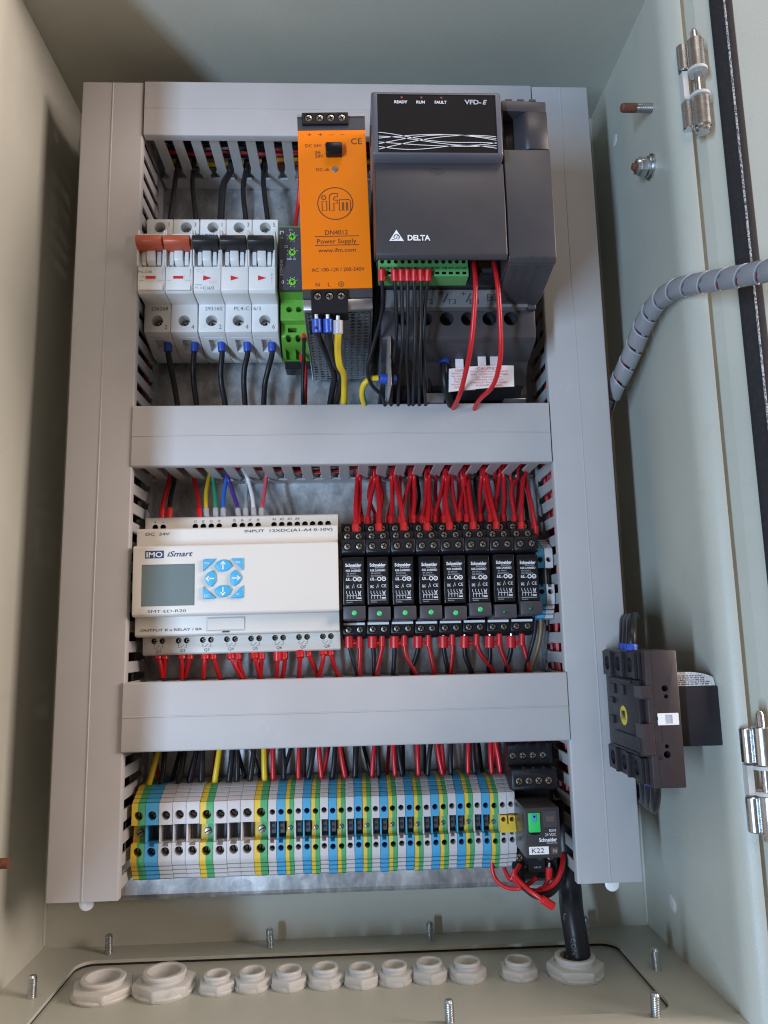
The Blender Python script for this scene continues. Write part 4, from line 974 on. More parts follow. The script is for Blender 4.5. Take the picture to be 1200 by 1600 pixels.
ktop = [(45, -246.2), (77.2, -246.6), (78, -245.8), (78, -219.2), (77.4, -218.3), (45, -218.0)]
KX0, KX1 = 103.3, 124.2
MB().px(ktop, KX0, KX1).build('relay_case', 'relay_case', kr, bevel=.7, seg=2)
KD = 78.0
fg = MB().pd([(105.5, -231.8), (112.4, -231.8), (112.4, -221.0), (105.5, -221.0)], KD-.3, KD+.9).build('test_flag', 'flag_green', kr, bevel=.25, seg=2)
MB().pd([(107.6, -225.2), (108.1, -225.7), (109.9, -225.7), (110.3, -225.2), (110.3, -221.6), (107.6, -221.6)], KD+.8, KD+1.5).build('push_button', 'tb_blue', fg, bevel=.2, cut=MB().cyl((109, KD+.9, -222.9), 'd', .7, 4, 14))
MB().pd([(105.2+3.8+3.9*math.cos(math.radians(a)), -231.4+2.0*math.sin(math.radians(a))) for a in range(180, 361, 15)], KD-.2, KD+.25).build('flag_pocket', 'black_gloss', kr)
ww = MB().box(114.4, 122.6, KD-.2, KD+.5, -229.4, -220.4).build('lamp_window_frame', 'psu_dark', kr, bevel=.3, cut=MB().box(115.6, 121.2, KD+.1, KD+2, -226.6, -222.8))
MB().box(115.7, 121.1, KD-.1, KD+.2, -226.5, -222.9).build('lamp_window', 'window_brown', ww)
txt('RXM', 121.6, KD, -231.2, 1.6, kr, 'ink_white', 3.9, 'R'); txt('24 VDC', 121.7, KD, -233.4, 1.6, kr, 'ink_white', 6.6, 'R')
txt('Schneider', 122.0, KD, -236.2, 2.1, kr, 'ink_white', 10.6, 'R', bold=.03); txt('Electric', 122.0, KD, -238.0, 1.0, kr, 'ink_grey', 6.2, 'R')
wl = MB().box(105.2, 116.8, KD, KD+.15, -244.2, -239.9).build('name_label', 'white_plastic', kr)
txt('K22', 110.4, KD+.15, -242.0, 2.6, wl, 'ink_dark', 7.2)
ck = MB().box(118.4, 122.2, KD-.1, KD+.35, -244.2, -240.6).build('corner_mark', 'window_brown', kr, bevel=.15); txt('N', 120.4, KD+.35, -242.4, 1.8, ck, 'ink_grey', 1.8)

# ---------------------------------------------------------------- rotary isolator on the right wall
sw = thing('isolator_switch', 'dark brown isolator switch mounted on the right cabinet wall', 'switch', (206, 100, -163))
XL, XF0, XR, DF1 = 157.6, 160, 177.5, 136.0
# rear stage towards the duct carries the terminals, front stage the cover
fc = MB().cyl((169.8, 128, -147.2), 'd', 1.7, 12, 16).cyl((168.4, 128, -181.2), 'd', 1.9, 12, 16).cyl((168.6, 128, -177.0), 'd', 1.1, 12, 14).cyl((170.2, 128, -151.4), 'd', 1.1, 12, 14)
swb = MB().box(XF0, XR, 70, DF1, -198.2, -127.2).build('housing', ['sw_brown', 'sw_dark'], sw, bevel=.6, seg=2, cut=fc)
m = MB().strip([(163.7, -198), (163.7, -175), (166.5, -175), (166.5, -157), (163.7, -157), (163.7, -127.4)], DF1+.06, .35)
m.build('seam', 'black_hole', sw, flat=True)
for z in (-162.6, -182.6): MB().box(163.9, 166.0, DF1-1, DF1+.4, z-1, z+1).build('catch', 'sw_dark', sw, bevel=.2)
st = MB().box(XL-1, XF0-.05, 84, 131, -183, -143)
st.build('rear_cover', 'sw_dark', sw, bevel=.6, seg=2)
for z0, z1 in ((-142.4, -128), (-197, -183.6)):
    tc_ = MB()
    for k in range(3): tc_.cyl((XL-4, 80+19*k, (z0+z1)/2), 'x', 4.2, 7, 16)
    MB().box(XL+.4, XF0-.05, 72, 131, z0, z1).build('terminal_row', 'sw_dark', sw, bevel=.4, cut=tc_)
MB().box(XL-2, XL-.9, 92, 131.5, -181, -173).build('cover_rib', 'sw_dark', sw, bevel=.4)
MB().box(XL-1.5, XL+4.6, 126, 137.2, -181.6, -165.4).build('side_latch', 'sw_brown', sw, bevel=.5); MB().box(XL-1.2, XL+4.0, 126, 137.2, -152.6, -145.6).build('side_latch', 'sw_brown', sw, bevel=.5)
for z0, z1, d0, d1 in ((-152, -146.5, 88, 97), (-152, -146.5, 103, 112), (-158, -154.5, 86, 93), (-169.5, -165, 85, 92), (-182.4, -181.2, 86, 128), (-145, -143.6, 86, 124)):
    MB().box(XL-2.2, XL-.9, d0, d1, z0, z1).build('cover_ridge', 'sw_dark', sw, bevel=.35)
for z0, z1 in ((-142.4, -128), (-197, -183.6)):
    for d in (88.5, 107.5, 127): MB().box(XL-1.4, XL+.5, d, d+2.6, z0, z1).build('phase_barrier', 'sw_dark', sw, bevel=.3)
yl = MB().lathe((XL-1.0, 107.5, -163.6), 'x', [(.001, 0), (5.4, 0), (5.4, -.15), (.001, -.15)], 28).build('round_sticker', 'sticker_yellow', sw)
m = MB()
for k in range(4): m.add([(XL-1.25, 104+1.0*k, -161+k*.0), (XL-1.25, 104.5+1.9*k, -161), (XL-1.25, 104.5+1.9*k, -166), (XL-1.25, 104+1.9*k, -166)], [(0, 1, 2, 3)])
m.build('sticker_print', 'ink_dark', yl)
wi = MB().box(164.6, 176.0, DF1-.2, DF1+.5, -166.2, -160.0).build('window', 'white_plastic', sw, bevel=.25, cut=MB().box(168.6, 172.6, DF1+.1, DF1+3, -165.4, -160.8))
MB().box(168.7, 172.5, DF1-.1, DF1+.2, -165.3, -160.9).build('contact_flag', 'ink_grey', wi)
MB().box(XR+.05, 205.9, 78, 121.5, -179.6, -147.4).build('mounting_block', 'sw_dark', sw, bevel=.9, seg=2)
ns = []
for i in range(9):
    a = math.radians(90-12*i); ns.append((178+24*i/8, 120-3*i*.0, -146.9))
nsm = MB(); n = 10
for i in range(n+1):
    x = 179+25.5*i/n; h = 7.5*math.sqrt(max(0, 1-((x-189)/19)**2)) if x > 189 else 7.5
    nsm.v += [(x, 121, -147.3), (x, 119, -147.3+h)]
for i in range(n): nsm.f.append([2*i, 2*i+2, 2*i+3, 2*i+1]); nsm.mi.append(0)
nsm.m = 0
kk = len(nsm.v); nsm.v += [(v[0], v[1]-.3, v[2]) for v in nsm.v[:kk]]
for i in range(n): nsm.f.append([kk+2*i, kk+2*i+1, kk+2*i+3, kk+2*i+2]); nsm.mi.append(0)
nsm.build('rating_label', 'sticker_silver', sw)
m = MB(); rl = random.Random(5)
for k in range(5):
    x = 180.5
    while x < 200-2.2*k*.3:
        l = rl.uniform(.6, 2.2); m.strip([(x, -146.4+1.15*k), (x+l, -146.4+1.15*k)], 121.4, .45); x += l+.6
m.build('label_print', 'ink_dark', sw, flat=True)

# ---------------------------------------------------------------- wiring
MIX = {'black': 'w_black', 'red': 'w_red', 'yellow': 'w_yellow', 'green': 'w_green', 'blue': 'w_blue', 'purple': 'w_purple', 'grey': 'w_grey', 'white': 'w_white', 'pink': 'w_pink', 'brown': 'w_brown', 'yellow-green': ['w_yellow', 'w_green']}
def wire(color, pts, r, label, group, fer=None, end=0, fl=7.0, fr=1.35, tip=True):
    """one insulated wire; optional crimped ferrule sleeve at its start (end=0) or finish (end=-1)"""
    m = MB(); mats = MIX[color]
    m.tube(pts, r, 10, 6, stripe=(2, 3, 4) if color == 'yellow-green' else None)
    o = m.build('wire', mats, None, tuple(pts[0]), angle=80); tag(o, label, 'wire', group)
    if fer:
        P = [Vector(p) for p in (pts if end == 0 else list(reversed(pts)))]
        dr = (P[1]-P[0]).normalized(); a = P[0]-dr*.5; b = P[0]+dr*fl
        f = MB().tube([a, a+dr*.8, b-dr*1.5, b], r*fr, 12, 1, rs=None)
        fo = f.build('ferrule', fer, None, tuple(pts[0]), bevel=.35, seg=2, angle=60)
        fo.location = (0, 0, 0); fo.parent = o
        if tip:
            tp_ = MB().tube([a-dr*2.6, a+dr*.2], r*.62, 8, 1).build('ferrule_tip', 'zinc', None, tuple(pts[0]))
            tp_.location = (0, 0, 0); tp_.parent = o
    return o

# circuit breakers, from the top duct down
G = 'wires above the circuit breakers'
for i, (p, r) in enumerate((([(-117.9, 30, 230.3), (-120.7, 23, 225.7), (-121.1, 28, 208.1), (-122.9, 30, 184.3), (-123.1, 30, 173.9)], 1.8), ([(-106.8, 30, 230.4), (-108.6, 23, 226.3), (-107.7, 28, 210.7), (-104.6, 30, 184.4), (-103.9, 30, 173.9)], 1.8),
        ([(-79.3, 30, 229.5), (-81.8, 23, 224.9), (-85.2, 30, 209.6), (-86.3, 32, 183.2), (-86.7, 32, 172.8)], 2.5), ([(-68.6, 30, 230.6), (-70.0, 23, 226.5), (-71.1, 28, 208.4), (-68.8, 30, 184.5), (-68.2, 30, 174.0)], 1.9), ([(-55.6, 30, 230.7), (-56.8, 23, 227.6), (-56.2, 28, 211.0), (-53.1, 30, 184.5), (-52.6, 30, 174.0)], 1.9))):
    wire('black', p, r, 'black wire, %s from the left above the circuit breakers' % ORD[i], G)
wire('red', [(-28.2, 40, 224.2), (-30.8, 24, 203.9), (-33.3, 22, 184.6), (-35.4, 20, 160.4)], 1.5, 'red wire passing behind the orange power supply', G)
G = 'wires below the circuit breakers'
for i, p in enumerate(([(-120.5, 38, 86.5), (-120.2, 37, 79.5), (-118.6, 35, 69.1), (-117.1, 31, 59.4), (-114.8, 30, 45.0), (-113.7, 30, 32.1)], [(-101.7, 38, 86.4), (-102.6, 37, 78.5), (-103.3, 35, 68.1), (-103.5, 31, 59.3), (-101.7, 30, 44.9), (-101.0, 30, 32.0)], [(-83.7, 38, 86.4), (-83.3, 37, 78.4), (-84.4, 35, 68.9), (-84.5, 31, 59.2), (-81.9, 30, 44.7), (-81.3, 30, 31.8)],
        [(-66.1, 38, 86.3), (-65.7, 37, 79.2), (-68.1, 35, 68.8), (-69.0, 31, 59.1), (-68.2, 30, 44.6), (-67.6, 30, 31.7)], [(-48.9, 38, 86.2), (-48.9, 37, 78.7), (-51.8, 35, 67.8), (-54.4, 31, 59.0), (-55.3, 30, 44.5), (-55.3, 30, 31.6)])):
    wire('black', p, 1.9, 'black wire with blue ferrule, %s from the left below the breakers' % ORD[i], G, 'f_blue', fl=6.0, fr=1.45)
# timing relay
wire('black', [(-26.6, 40, 91.8), (-26.3, 46, 78.8), (-27.4, 44, 54.4), (-27.9, 30, 31.3)], 1.3, 'thin black wire with red ferrule under the timing relay', 'wires below the timing relay', 'f_red', fl=5, fr=1.5)
wire('red', [(-28.3, 34, 78.3), (-25.9, 38, 65.6), (-26.1, 36, 47.9), (-26.6, 30, 31.3)], 1.4, 'thin red wire under the timing relay', 'wires below the timing relay', 'f_red', fl=5, fr=1.5)
# power supply
G = 'wires below the power supply'
wire('black', [(-14.4, 121, 67.3), (-14.1, 119, 60.2), (-12.0, 104, 58.6), (-8.5, 92, 54.1), (-5.3, 78, 48.7), (-6.9, 66, 42.4), (-8.9, 56, 34.3), (-10.3, 40, 24.7)], 2.0, 'black wire with blue ferrule at the N terminal of the power supply', G, 'f_blue', fl=7.5, fr=1.45)
wire('black', [(-7.9, 121, 67.3), (-7.7, 119, 60.2), (-6.6, 106, 56.2), (-3.8, 94, 49.6), (-0.4, 82, 47.2), (-1.8, 70, 42.8), (-5.1, 58, 33.6), (-6.8, 42, 24.1)], 2.0, 'black wire with blue ferrule at the L terminal of the power supply', G, 'f_blue', fl=7.5, fr=1.45)
wire('yellow-green', [(-1.9, 121, 66.5), (-1.9, 119, 59.8), (-2.5, 106, 54.5), (-1.6, 97, 48.5), (0.9, 88, 45.9), (1.1, 74, 41.9), (0.4, 60, 33.0), (-0.3, 44, 23.5)], 2.1, 'yellow earth wire with grey ferrule below the power supply', G, 'f_grey', fl=7.5, fr=1.4)
# drive control wires
G = 'control wires below the drive'
DP = [([(24.1, 130.5, 93.8), (24.2, 128.5, 87.6), (24.8, 118, 80.5), (23.4, 110, 71.9), (19.2, 100, 59.6), (15.6, 92, 48.2), (18.1, 84, 40.5), (25.2, 74, 35.3), (28.3, 58, 29.4), (28.9, 40, 21.2)], 'first'),
      ([(31.4, 130.5, 93.7), (31.6, 128.5, 87.6), (33.0, 116, 69.3), (32.6, 106, 57.2), (31.3, 88, 45.3), (31.3, 66, 32.6), (32.2, 44, 22.3)], 'second'), ([(35.3, 130.5, 93.7), (35.4, 128.5, 87.6), (36.4, 117, 68.8), (36.6, 108, 54.4), (35.7, 88, 43.2), (35.9, 66, 32.5), (37.0, 44, 22.2)], 'third'),
      ([(39.1, 130.5, 93.7), (39.1, 128.5, 87.6), (39.5, 117, 68.8), (39.5, 104, 49.8), (41.3, 86, 39.7), (43.0, 66, 32.5), (44.4, 44, 22.2)], 'fourth'), ([(43.0, 130.5, 93.7), (42.9, 128.5, 87.6), (44.0, 117, 68.8), (44.0, 106, 49.0), (44.4, 88, 39.0), (45.6, 66, 32.5), (47.0, 44, 22.1)], 'fifth'),
      ([(46.8, 130.5, 93.7), (47.0, 128.5, 87.6), (47.5, 117, 68.8), (47.1, 106, 49.0), (48.0, 88, 38.9), (49.7, 66, 32.4), (51.4, 44, 22.1)], 'sixth'), ([(51.1, 130.5, 93.7), (50.8, 128.5, 87.6), (49.8, 119, 76.0), (49.5, 108, 56.3), (51.2, 88, 38.9), (53.9, 66, 32.4), (55.7, 44, 22.1)], 'seventh')]
for p, o in DP: wire('black', p, 1.15, 'thin black wire with red ferrule, %s from the left below the drive' % o, G, 'f_red', fl=6.4, fr=1.95, tip=False)
wire('red', [(80.0, 118, 109.9), (79.1, 126, 98.8), (78.9, 128, 83.8), (77.1, 118, 56.2), (75.5, 102, 42.1), (73.2, 82, 31.5), (70.5, 50, 29.2)], 1.5, 'red wire hanging below the drive network socket, on the left', 'red wires below the drive')
wire('red', [(92.1, 118, 110.0), (91.3, 126, 98.8), (92.2, 128, 83.8), (94.1, 120, 59.3), (95.0, 110, 45.2), (92.8, 96, 34.7), (86.9, 78, 31.0), (85.6, 50, 26.8)], 1.5, 'red wire hanging below the drive network socket, on the right', 'red wires below the drive')
G = 'motor wires below the drive'
wire('black', [(65.8, 74, 64.4), (65.7, 76, 53.6), (66.3, 74, 41.4), (71.6, 62, 30.0), (74.7, 40, 23.0)], 2.5, 'thick black wire with blue ferrule just left of the paper tags', G, 'f_blue', fl=8, fr=1.5)
wire('black', [(55.8, 66, 65.7), (55.9, 66, 55.1), (57.2, 56, 36.4), (58.4, 40, 23.1)], 2.2, 'thick black wire with blue ferrule behind the thin control wires', G, 'f_blue', fl=8, fr=1.5)
wire('black', [(40.8, 56, 66.9), (41.4, 56, 54.3), (42.3, 48, 34.5), (42.5, 40, 23.3)], 2.2, 'thick black wire with blue ferrule under the left of the drive', G, 'f_blue', fl=8, fr=1.5)
wire('yellow-green', [(22.6, 84, 44.3), (17.3, 84, 43.5), (13.3, 82, 40.4), (12.5, 74, 36.2), (14.7, 60, 31.1), (15.4, 40, 23.6)], 1.9, 'yellow-green earth wire curling beside the drive bracket', G)
tag(MB().tube([(23.0, 84, 44.3), (33.7, 80, 44.3)], 3.2, 16, 1).build('cable_lug', 'f_blue', None, (23.0, 84, 44.3), bevel=.6), 'blue insulated ring lug on the earth wire below the drive', 'cable lug')

# controller inputs
G = 'wires above the white controller'
CI = [('red', [(-118.6, 30, -1.7), (-120.8, 22, -5.3), (-122.1, 28, -19.0), (-122.2, 34, -27.6), (-122.0, 36, -34.8)], 'f_red', 1.5), ('black', [(-116.0, 30, -1.7), (-117.7, 22, -8.1), (-118.2, 28, -19.1), (-117.5, 34, -27.6), (-117.3, 36, -34.9)], 'f_red', 1.6), ('red', [(-103.1, 32, -0.1), (-104.1, 22, -5.5), (-100.1, 28, -19.3), (-97.9, 34, -27.9), (-97.0, 36, -35.2)], 'f_red', 1.5),
      ('yellow', [(-91.0, 32, 0.7), (-93.6, 22, -3.8), (-94.5, 28, -17.2), (-93.2, 34, -28.0), (-92.3, 36, -35.3)], 'f_grey', 1.4), ('green', [(-89.7, 32, -1.1), (-90.9, 22, -6.1), (-88.4, 28, -17.3), (-86.8, 34, -28.1), (-86.3, 36, -35.4)], 'f_grey', 1.4), ('blue', [(-78.9, 32, 3.2), (-80.8, 22, -1.3), (-82.3, 28, -17.3), (-81.7, 34, -28.1), (-81.2, 36, -35.4)], 'f_grey', 1.4),
      ('purple', [(-80.1, 32, -2.1), (-80.0, 24, -7.6), (-75.4, 28, -19.7), (-72.2, 34, -28.3), (-71.0, 36, -35.6)], 'f_grey', 1.35), ('grey', [(-67.1, 32, -3.2), (-67.5, 22, -8.7), (-67.1, 28, -19.8), (-66.7, 34, -28.3), (-66.3, 36, -35.7)], 'f_grey', 1.35), ('white', [(-68.6, 40, -2.3), (-66.6, 26, -6.8), (-62.9, 30, -20.2), (-61.5, 34, -28.4), (-60.8, 36, -35.7)], 'f_grey', 1.4), ('pink', [(-54.1, 32, 0.2), (-54.3, 22, -4.3), (-55.3, 28, -19.9), (-55.9, 34, -28.5), (-56.1, 36, -35.8)], 'f_grey', 1.4)]
for i, (c, p, f, r) in enumerate(CI): wire(c, p, r, '%s wire rising from the controller, %s from the left' % (c, ORD[i]), G, f, end=-1, fl=6.5, fr=1.35)
# controller outputs
G = 'red wires below the white controller'
ox = [247, 257.6, 284.5, 297, 321, 334, 360, 372.5, 397, 408.6, 434, 445, 469, 482, 506, 517]
OUT = [[(-122.3, 36, -119.9), (-121.9, 37, -125.6), (-120.4, 36, -132.2), (-120.3, 32, -139.7)], [(-118.0, 36, -120.0), (-117.6, 37, -125.7), (-118.4, 34, -132.3), (-119.6, 30, -139.8)], [(-106.9, 36, -120.2), (-106.5, 37, -126.0), (-106.8, 36, -132.5), (-107.9, 32, -140.8)], [(-101.7, 36, -120.4), (-101.4, 37, -126.1), (-103.5, 34, -133.5), (-106.3, 30, -140.1)],
       [(-91.8, 36, -120.6), (-91.5, 37, -126.3), (-92.4, 36, -132.8), (-93.9, 32, -141.2)], [(-86.4, 36, -120.7), (-86.2, 37, -126.4), (-84.9, 34, -133.9), (-83.0, 30, -141.5)], [(-75.7, 36, -120.9), (-75.0, 37, -126.7), (-72.2, 36, -134.1), (-68.6, 32, -141.7)], [(-70.5, 36, -121.0), (-70.3, 37, -126.8), (-69.6, 34, -134.3), (-67.6, 30, -141.9)],
       [(-60.3, 36, -121.3), (-59.6, 38, -127.0), (-58.2, 36, -134.4), (-56.9, 32, -141.2)], [(-55.5, 36, -121.4), (-55.3, 37, -127.1), (-55.9, 34, -134.6), (-56.8, 30, -142.1)], [(-44.7, 38, -122.4), (-44.7, 38, -128.1), (-45.3, 36, -134.7), (-46.1, 32, -142.3)], [(-40.3, 36, -121.7), (-40.2, 37, -127.5), (-40.9, 34, -134.9), (-42.5, 30, -142.5)],
       [(-30.2, 38, -121.1), (-30.1, 40, -126.8), (-30.8, 36, -135.1), (-31.5, 32, -142.6)], [(-24.9, 36, -120.4), (-24.8, 37, -126.2), (-21.7, 34, -134.5), (-18.6, 30, -143.0)], [(-14.8, 36, -119.8), (-14.8, 38, -126.4), (-16.2, 36, -134.6), (-18.5, 33, -142.1)], [(-10.2, 36, -119.9), (-10.2, 37, -126.5), (-8.3, 34, -134.8), (-5.5, 30, -142.5)]]
for i, p in enumerate(OUT): wire('red', p, 1.5, 'red wire with red ferrule below the controller, %s from the left' % ORD[i], G, 'f_red', fl=8.5, fr=1.5 if i % 2 else 1.85)

# relay tops
G = 'wires above the small relays'
RT = [
    ('red', [(9.2, 34, -0.7), (9.2, 24, -6.7), (7.5, 35, -27.3), (7.1, 45, -43.5), (7.0, 47, -48.9)], 1.60, 'f_red'),
    ('red', [(10.6, 34, -2.2), (10.7, 24, -8.2), (10.4, 29, -24.5), (8.9, 35, -37.1), (8.8, 37, -42.6)], 1.40, 'f_red'),
    ('black', [(11.0, 34, -1.3), (11.1, 18, -6.1), (10.3, 22, -20.3), (11.4, 27, -34.1), (11.2, 29, -39.7)], 1.25, 'f_red'),
    ('red', [(19.0, 34, 0.1), (19.4, 18, -4.6), (16.7, 22, -20.4), (21.1, 27, -34.3), (20.9, 29, -39.9)], 1.25, 'f_red'),
    ('red', [(20.9, 34, -2.3), (21.1, 24, -8.3), (17.7, 29, -24.5), (15.7, 35, -36.9), (15.6, 37, -42.4)], 1.40, 'f_red'),
    ('red', [(22.8, 34, -0.9), (23.0, 24, -6.9), (23.4, 35, -27.4), (22.5, 45, -43.3), (22.4, 47, -48.7)], 1.60, 'f_red'),
    ('red', [(24.0, 34, -0.5), (24.5, 18, -5.2), (26.3, 22, -20.6), (23.3, 27, -34.3), (23.1, 29, -39.9)], 1.25, 'f_red'),
    ('red', [(32.5, 34, -1.0), (32.9, 24, -7.0), (32.8, 29, -23.8), (31.5, 35, -36.7), (31.3, 37, -42.2)], 1.40, 'f_red'),
    ('red', [(32.7, 34, -1.4), (33.4, 18, -6.1), (33.5, 22, -20.7), (29.7, 27, -34.4), (29.5, 29, -40.0)], 1.25, 'f_red'),
    ('red', [(34.7, 34, -1.0), (35.1, 24, -7.0), (37.1, 36, -23.3), (39.1, 45, -43.0), (38.9, 47, -48.4)], 1.60, 'f_red'),
    ('red', [(38.3, 34, -2.7), (39.2, 18, -7.5), (38.7, 22, -20.7), (39.8, 27, -34.5), (39.5, 29, -40.2)], 1.25, 'f_red'),
    ('red', [(45.0, 34, -0.2), (46.0, 18, -4.9), (46.5, 22, -20.8), (45.2, 27, -34.6), (44.9, 29, -40.3)], 1.25, 'f_red'),
    ('red', [(45.7, 34, -1.2), (46.3, 24, -7.2), (41.8, 30, -21.5), (38.0, 35, -36.8), (37.7, 37, -42.3)], 1.40, 'f_red'),
    ('red', [(48.1, 34, -1.2), (48.8, 24, -7.2), (48.2, 29, -23.6), (46.4, 35, -36.2), (46.0, 37, -41.7)], 1.40, 'f_red'),
    ('black', [(49.9, 34, -0.2), (51.1, 18, -4.9), (52.1, 22, -20.9), (49.3, 27, -34.7), (49.0, 29, -40.3)], 1.25, 'f_red'),
    ('red', [(56.4, 34, -2.8), (57.2, 24, -8.8), (55.7, 29, -24.6), (52.9, 35, -36.6), (52.5, 37, -42.1)], 1.40, 'f_red'),
    ('red', [(58.0, 34, -3.0), (59.4, 18, -7.8), (59.6, 22, -21.0), (60.8, 27, -34.8), (60.5, 29, -40.5)], 1.25, 'f_red'),
    ('red', [(58.4, 34, -1.3), (59.3, 24, -7.3), (57.5, 35, -27.7), (54.6, 45, -43.5), (54.3, 47, -48.9)], 1.60, 'f_red'),
    ('red', [(63.1, 34, -2.8), (64.7, 18, -7.6), (63.6, 22, -21.1), (66.1, 27, -34.9), (65.7, 29, -40.6)], 1.25, 'f_red'),
    ('red', [(68.6, 34, -1.4), (69.6, 24, -7.5), (65.5, 30, -23.3), (61.2, 35, -36.4), (60.8, 37, -42.0)], 1.40, 'f_red'),
    ('red', [(70.0, 34, -2.9), (71.0, 24, -9.0), (68.7, 29, -24.6), (67.8, 35, -36.5), (67.3, 37, -42.1)], 1.40, 'f_red'),
    ('red', [(71.6, 34, -0.6), (73.5, 18, -5.4), (70.7, 22, -21.2), (69.2, 27, -35.0), (68.8, 29, -40.6)], 1.25, 'f_red'),
    ('red', [(72.7, 34, 2.9), (73.7, 24, -3.0), (69.0, 36, -25.9), (69.7, 45, -43.0), (69.2, 47, -48.5)], 1.60, 'f_red'),
    ('red', [(73.7, 34, -0.0), (74.8, 24, -6.0), (74.9, 30, -22.0), (76.3, 35, -35.9), (75.8, 37, -41.5)], 1.40, 'f_red'),
    ('red', [(78.4, 34, -1.8), (80.5, 18, -6.6), (80.0, 22, -21.3), (76.7, 27, -35.1), (76.2, 29, -40.7)], 1.25, 'f_red'),
    ('red', [(81.2, 34, -1.6), (82.4, 24, -7.6), (83.4, 29, -23.7), (83.1, 35, -36.0), (82.6, 37, -41.6)], 1.40, 'f_red'),
    ('red', [(82.8, 34, -8.9), (84.0, 24, -15.1), (80.6, 30, -23.5), (78.1, 35, -34.5), (77.6, 37, -40.1)], 1.40, 'f_red'),
    ('red', [(83.1, 34, -1.7), (85.2, 18, -6.5), (83.4, 22, -21.3), (83.4, 27, -35.2), (82.9, 29, -40.8)], 1.25, 'f_red'),
    ('red', [(85.3, 34, 1.3), (86.6, 24, -4.7), (85.4, 36, -24.7), (85.6, 45, -43.0), (85.0, 47, -48.4)], 1.60, 'f_red'),
    ('black', [(89.8, 34, -3.4), (92.2, 18, -8.3), (91.8, 22, -21.5), (92.9, 27, -35.3), (92.3, 29, -41.0)], 1.25, 'f_red'),
    ('red', [(94.6, 34, -1.8), (96.0, 24, -7.8), (93.3, 29, -23.9), (92.0, 35, -36.1), (91.4, 37, -41.7)], 1.40, 'f_red'),
    ('red', [(96.7, 34, -3.2), (98.2, 24, -9.3), (98.0, 30, -23.7), (99.4, 35, -36.3), (98.8, 37, -41.8)], 1.40, 'f_red'),
    ('red', [(97.4, 34, -3.8), (100.0, 18, -8.7), (99.5, 22, -21.6), (94.7, 27, -35.3), (94.1, 29, -41.0)], 1.25, 'f_red'),
    ('red', [(97.8, 34, 2.6), (99.3, 24, -3.4), (99.7, 36, -24.9), (101.2, 45, -43.2), (100.6, 47, -48.7)], 1.60, 'f_red'),
    ('red', [(103.9, 34, -3.8), (106.7, 18, -8.7), (107.2, 22, -21.7), (104.3, 27, -35.5), (103.7, 29, -41.2)], 1.25, 'f_red'),
    ('red', [(107.2, 34, -0.4), (108.9, 24, -6.5), (105.6, 30, -20.9), (102.3, 35, -28.4), (101.7, 37, -34.0)], 1.40, 'f_red'),
    ('red', [(109.9, 34, -1.4), (112.9, 18, -6.2), (112.9, 22, -21.7), (110.3, 27, -35.6), (109.6, 29, -41.2)], 1.25, 'f_red'),
    ('red', [(110.1, 34, -0.5), (111.8, 24, -6.5), (110.6, 29, -23.4), (108.0, 35, -36.4), (107.3, 37, -42.0)], 1.40, 'f_red'),
    ('red', [(114.7, 34, -1.0), (117.8, 18, -5.8), (117.9, 22, -21.8), (118.2, 27, -35.7), (117.5, 29, -41.4)], 1.25, 'f_red'),
    ('red', [(120.3, 34, -3.5), (123.6, 18, -8.3), (121.6, 22, -21.9), (117.6, 27, -35.7), (116.9, 29, -41.4)], 1.25, 'f_red'),
    ('red', [(121.7, 34, -0.6), (123.6, 24, -6.6), (115.6, 30, -18.1), (115.8, 35, -36.5), (115.1, 37, -42.1)], 1.40, 'f_red'),
    ('black', [(121.9, 34, -5.0), (123.8, 24, -11.1), (124.7, 30, -25.6), (124.6, 35, -41.7), (123.9, 37, -47.2)], 1.40, 'f_red'),
    ('red', [(124.6, 34, 3.8), (126.5, 24, -2.2), (121.2, 36, -25.1), (118.0, 45, -43.8), (117.3, 47, -49.2)], 1.60, 'f_red'),
    ('red', [(125.4, 34, -3.6), (127.3, 24, -9.7), (126.9, 36, -26.7), (127.0, 45, -46.7), (126.2, 47, -52.1)], 1.60, 'f_red'),]
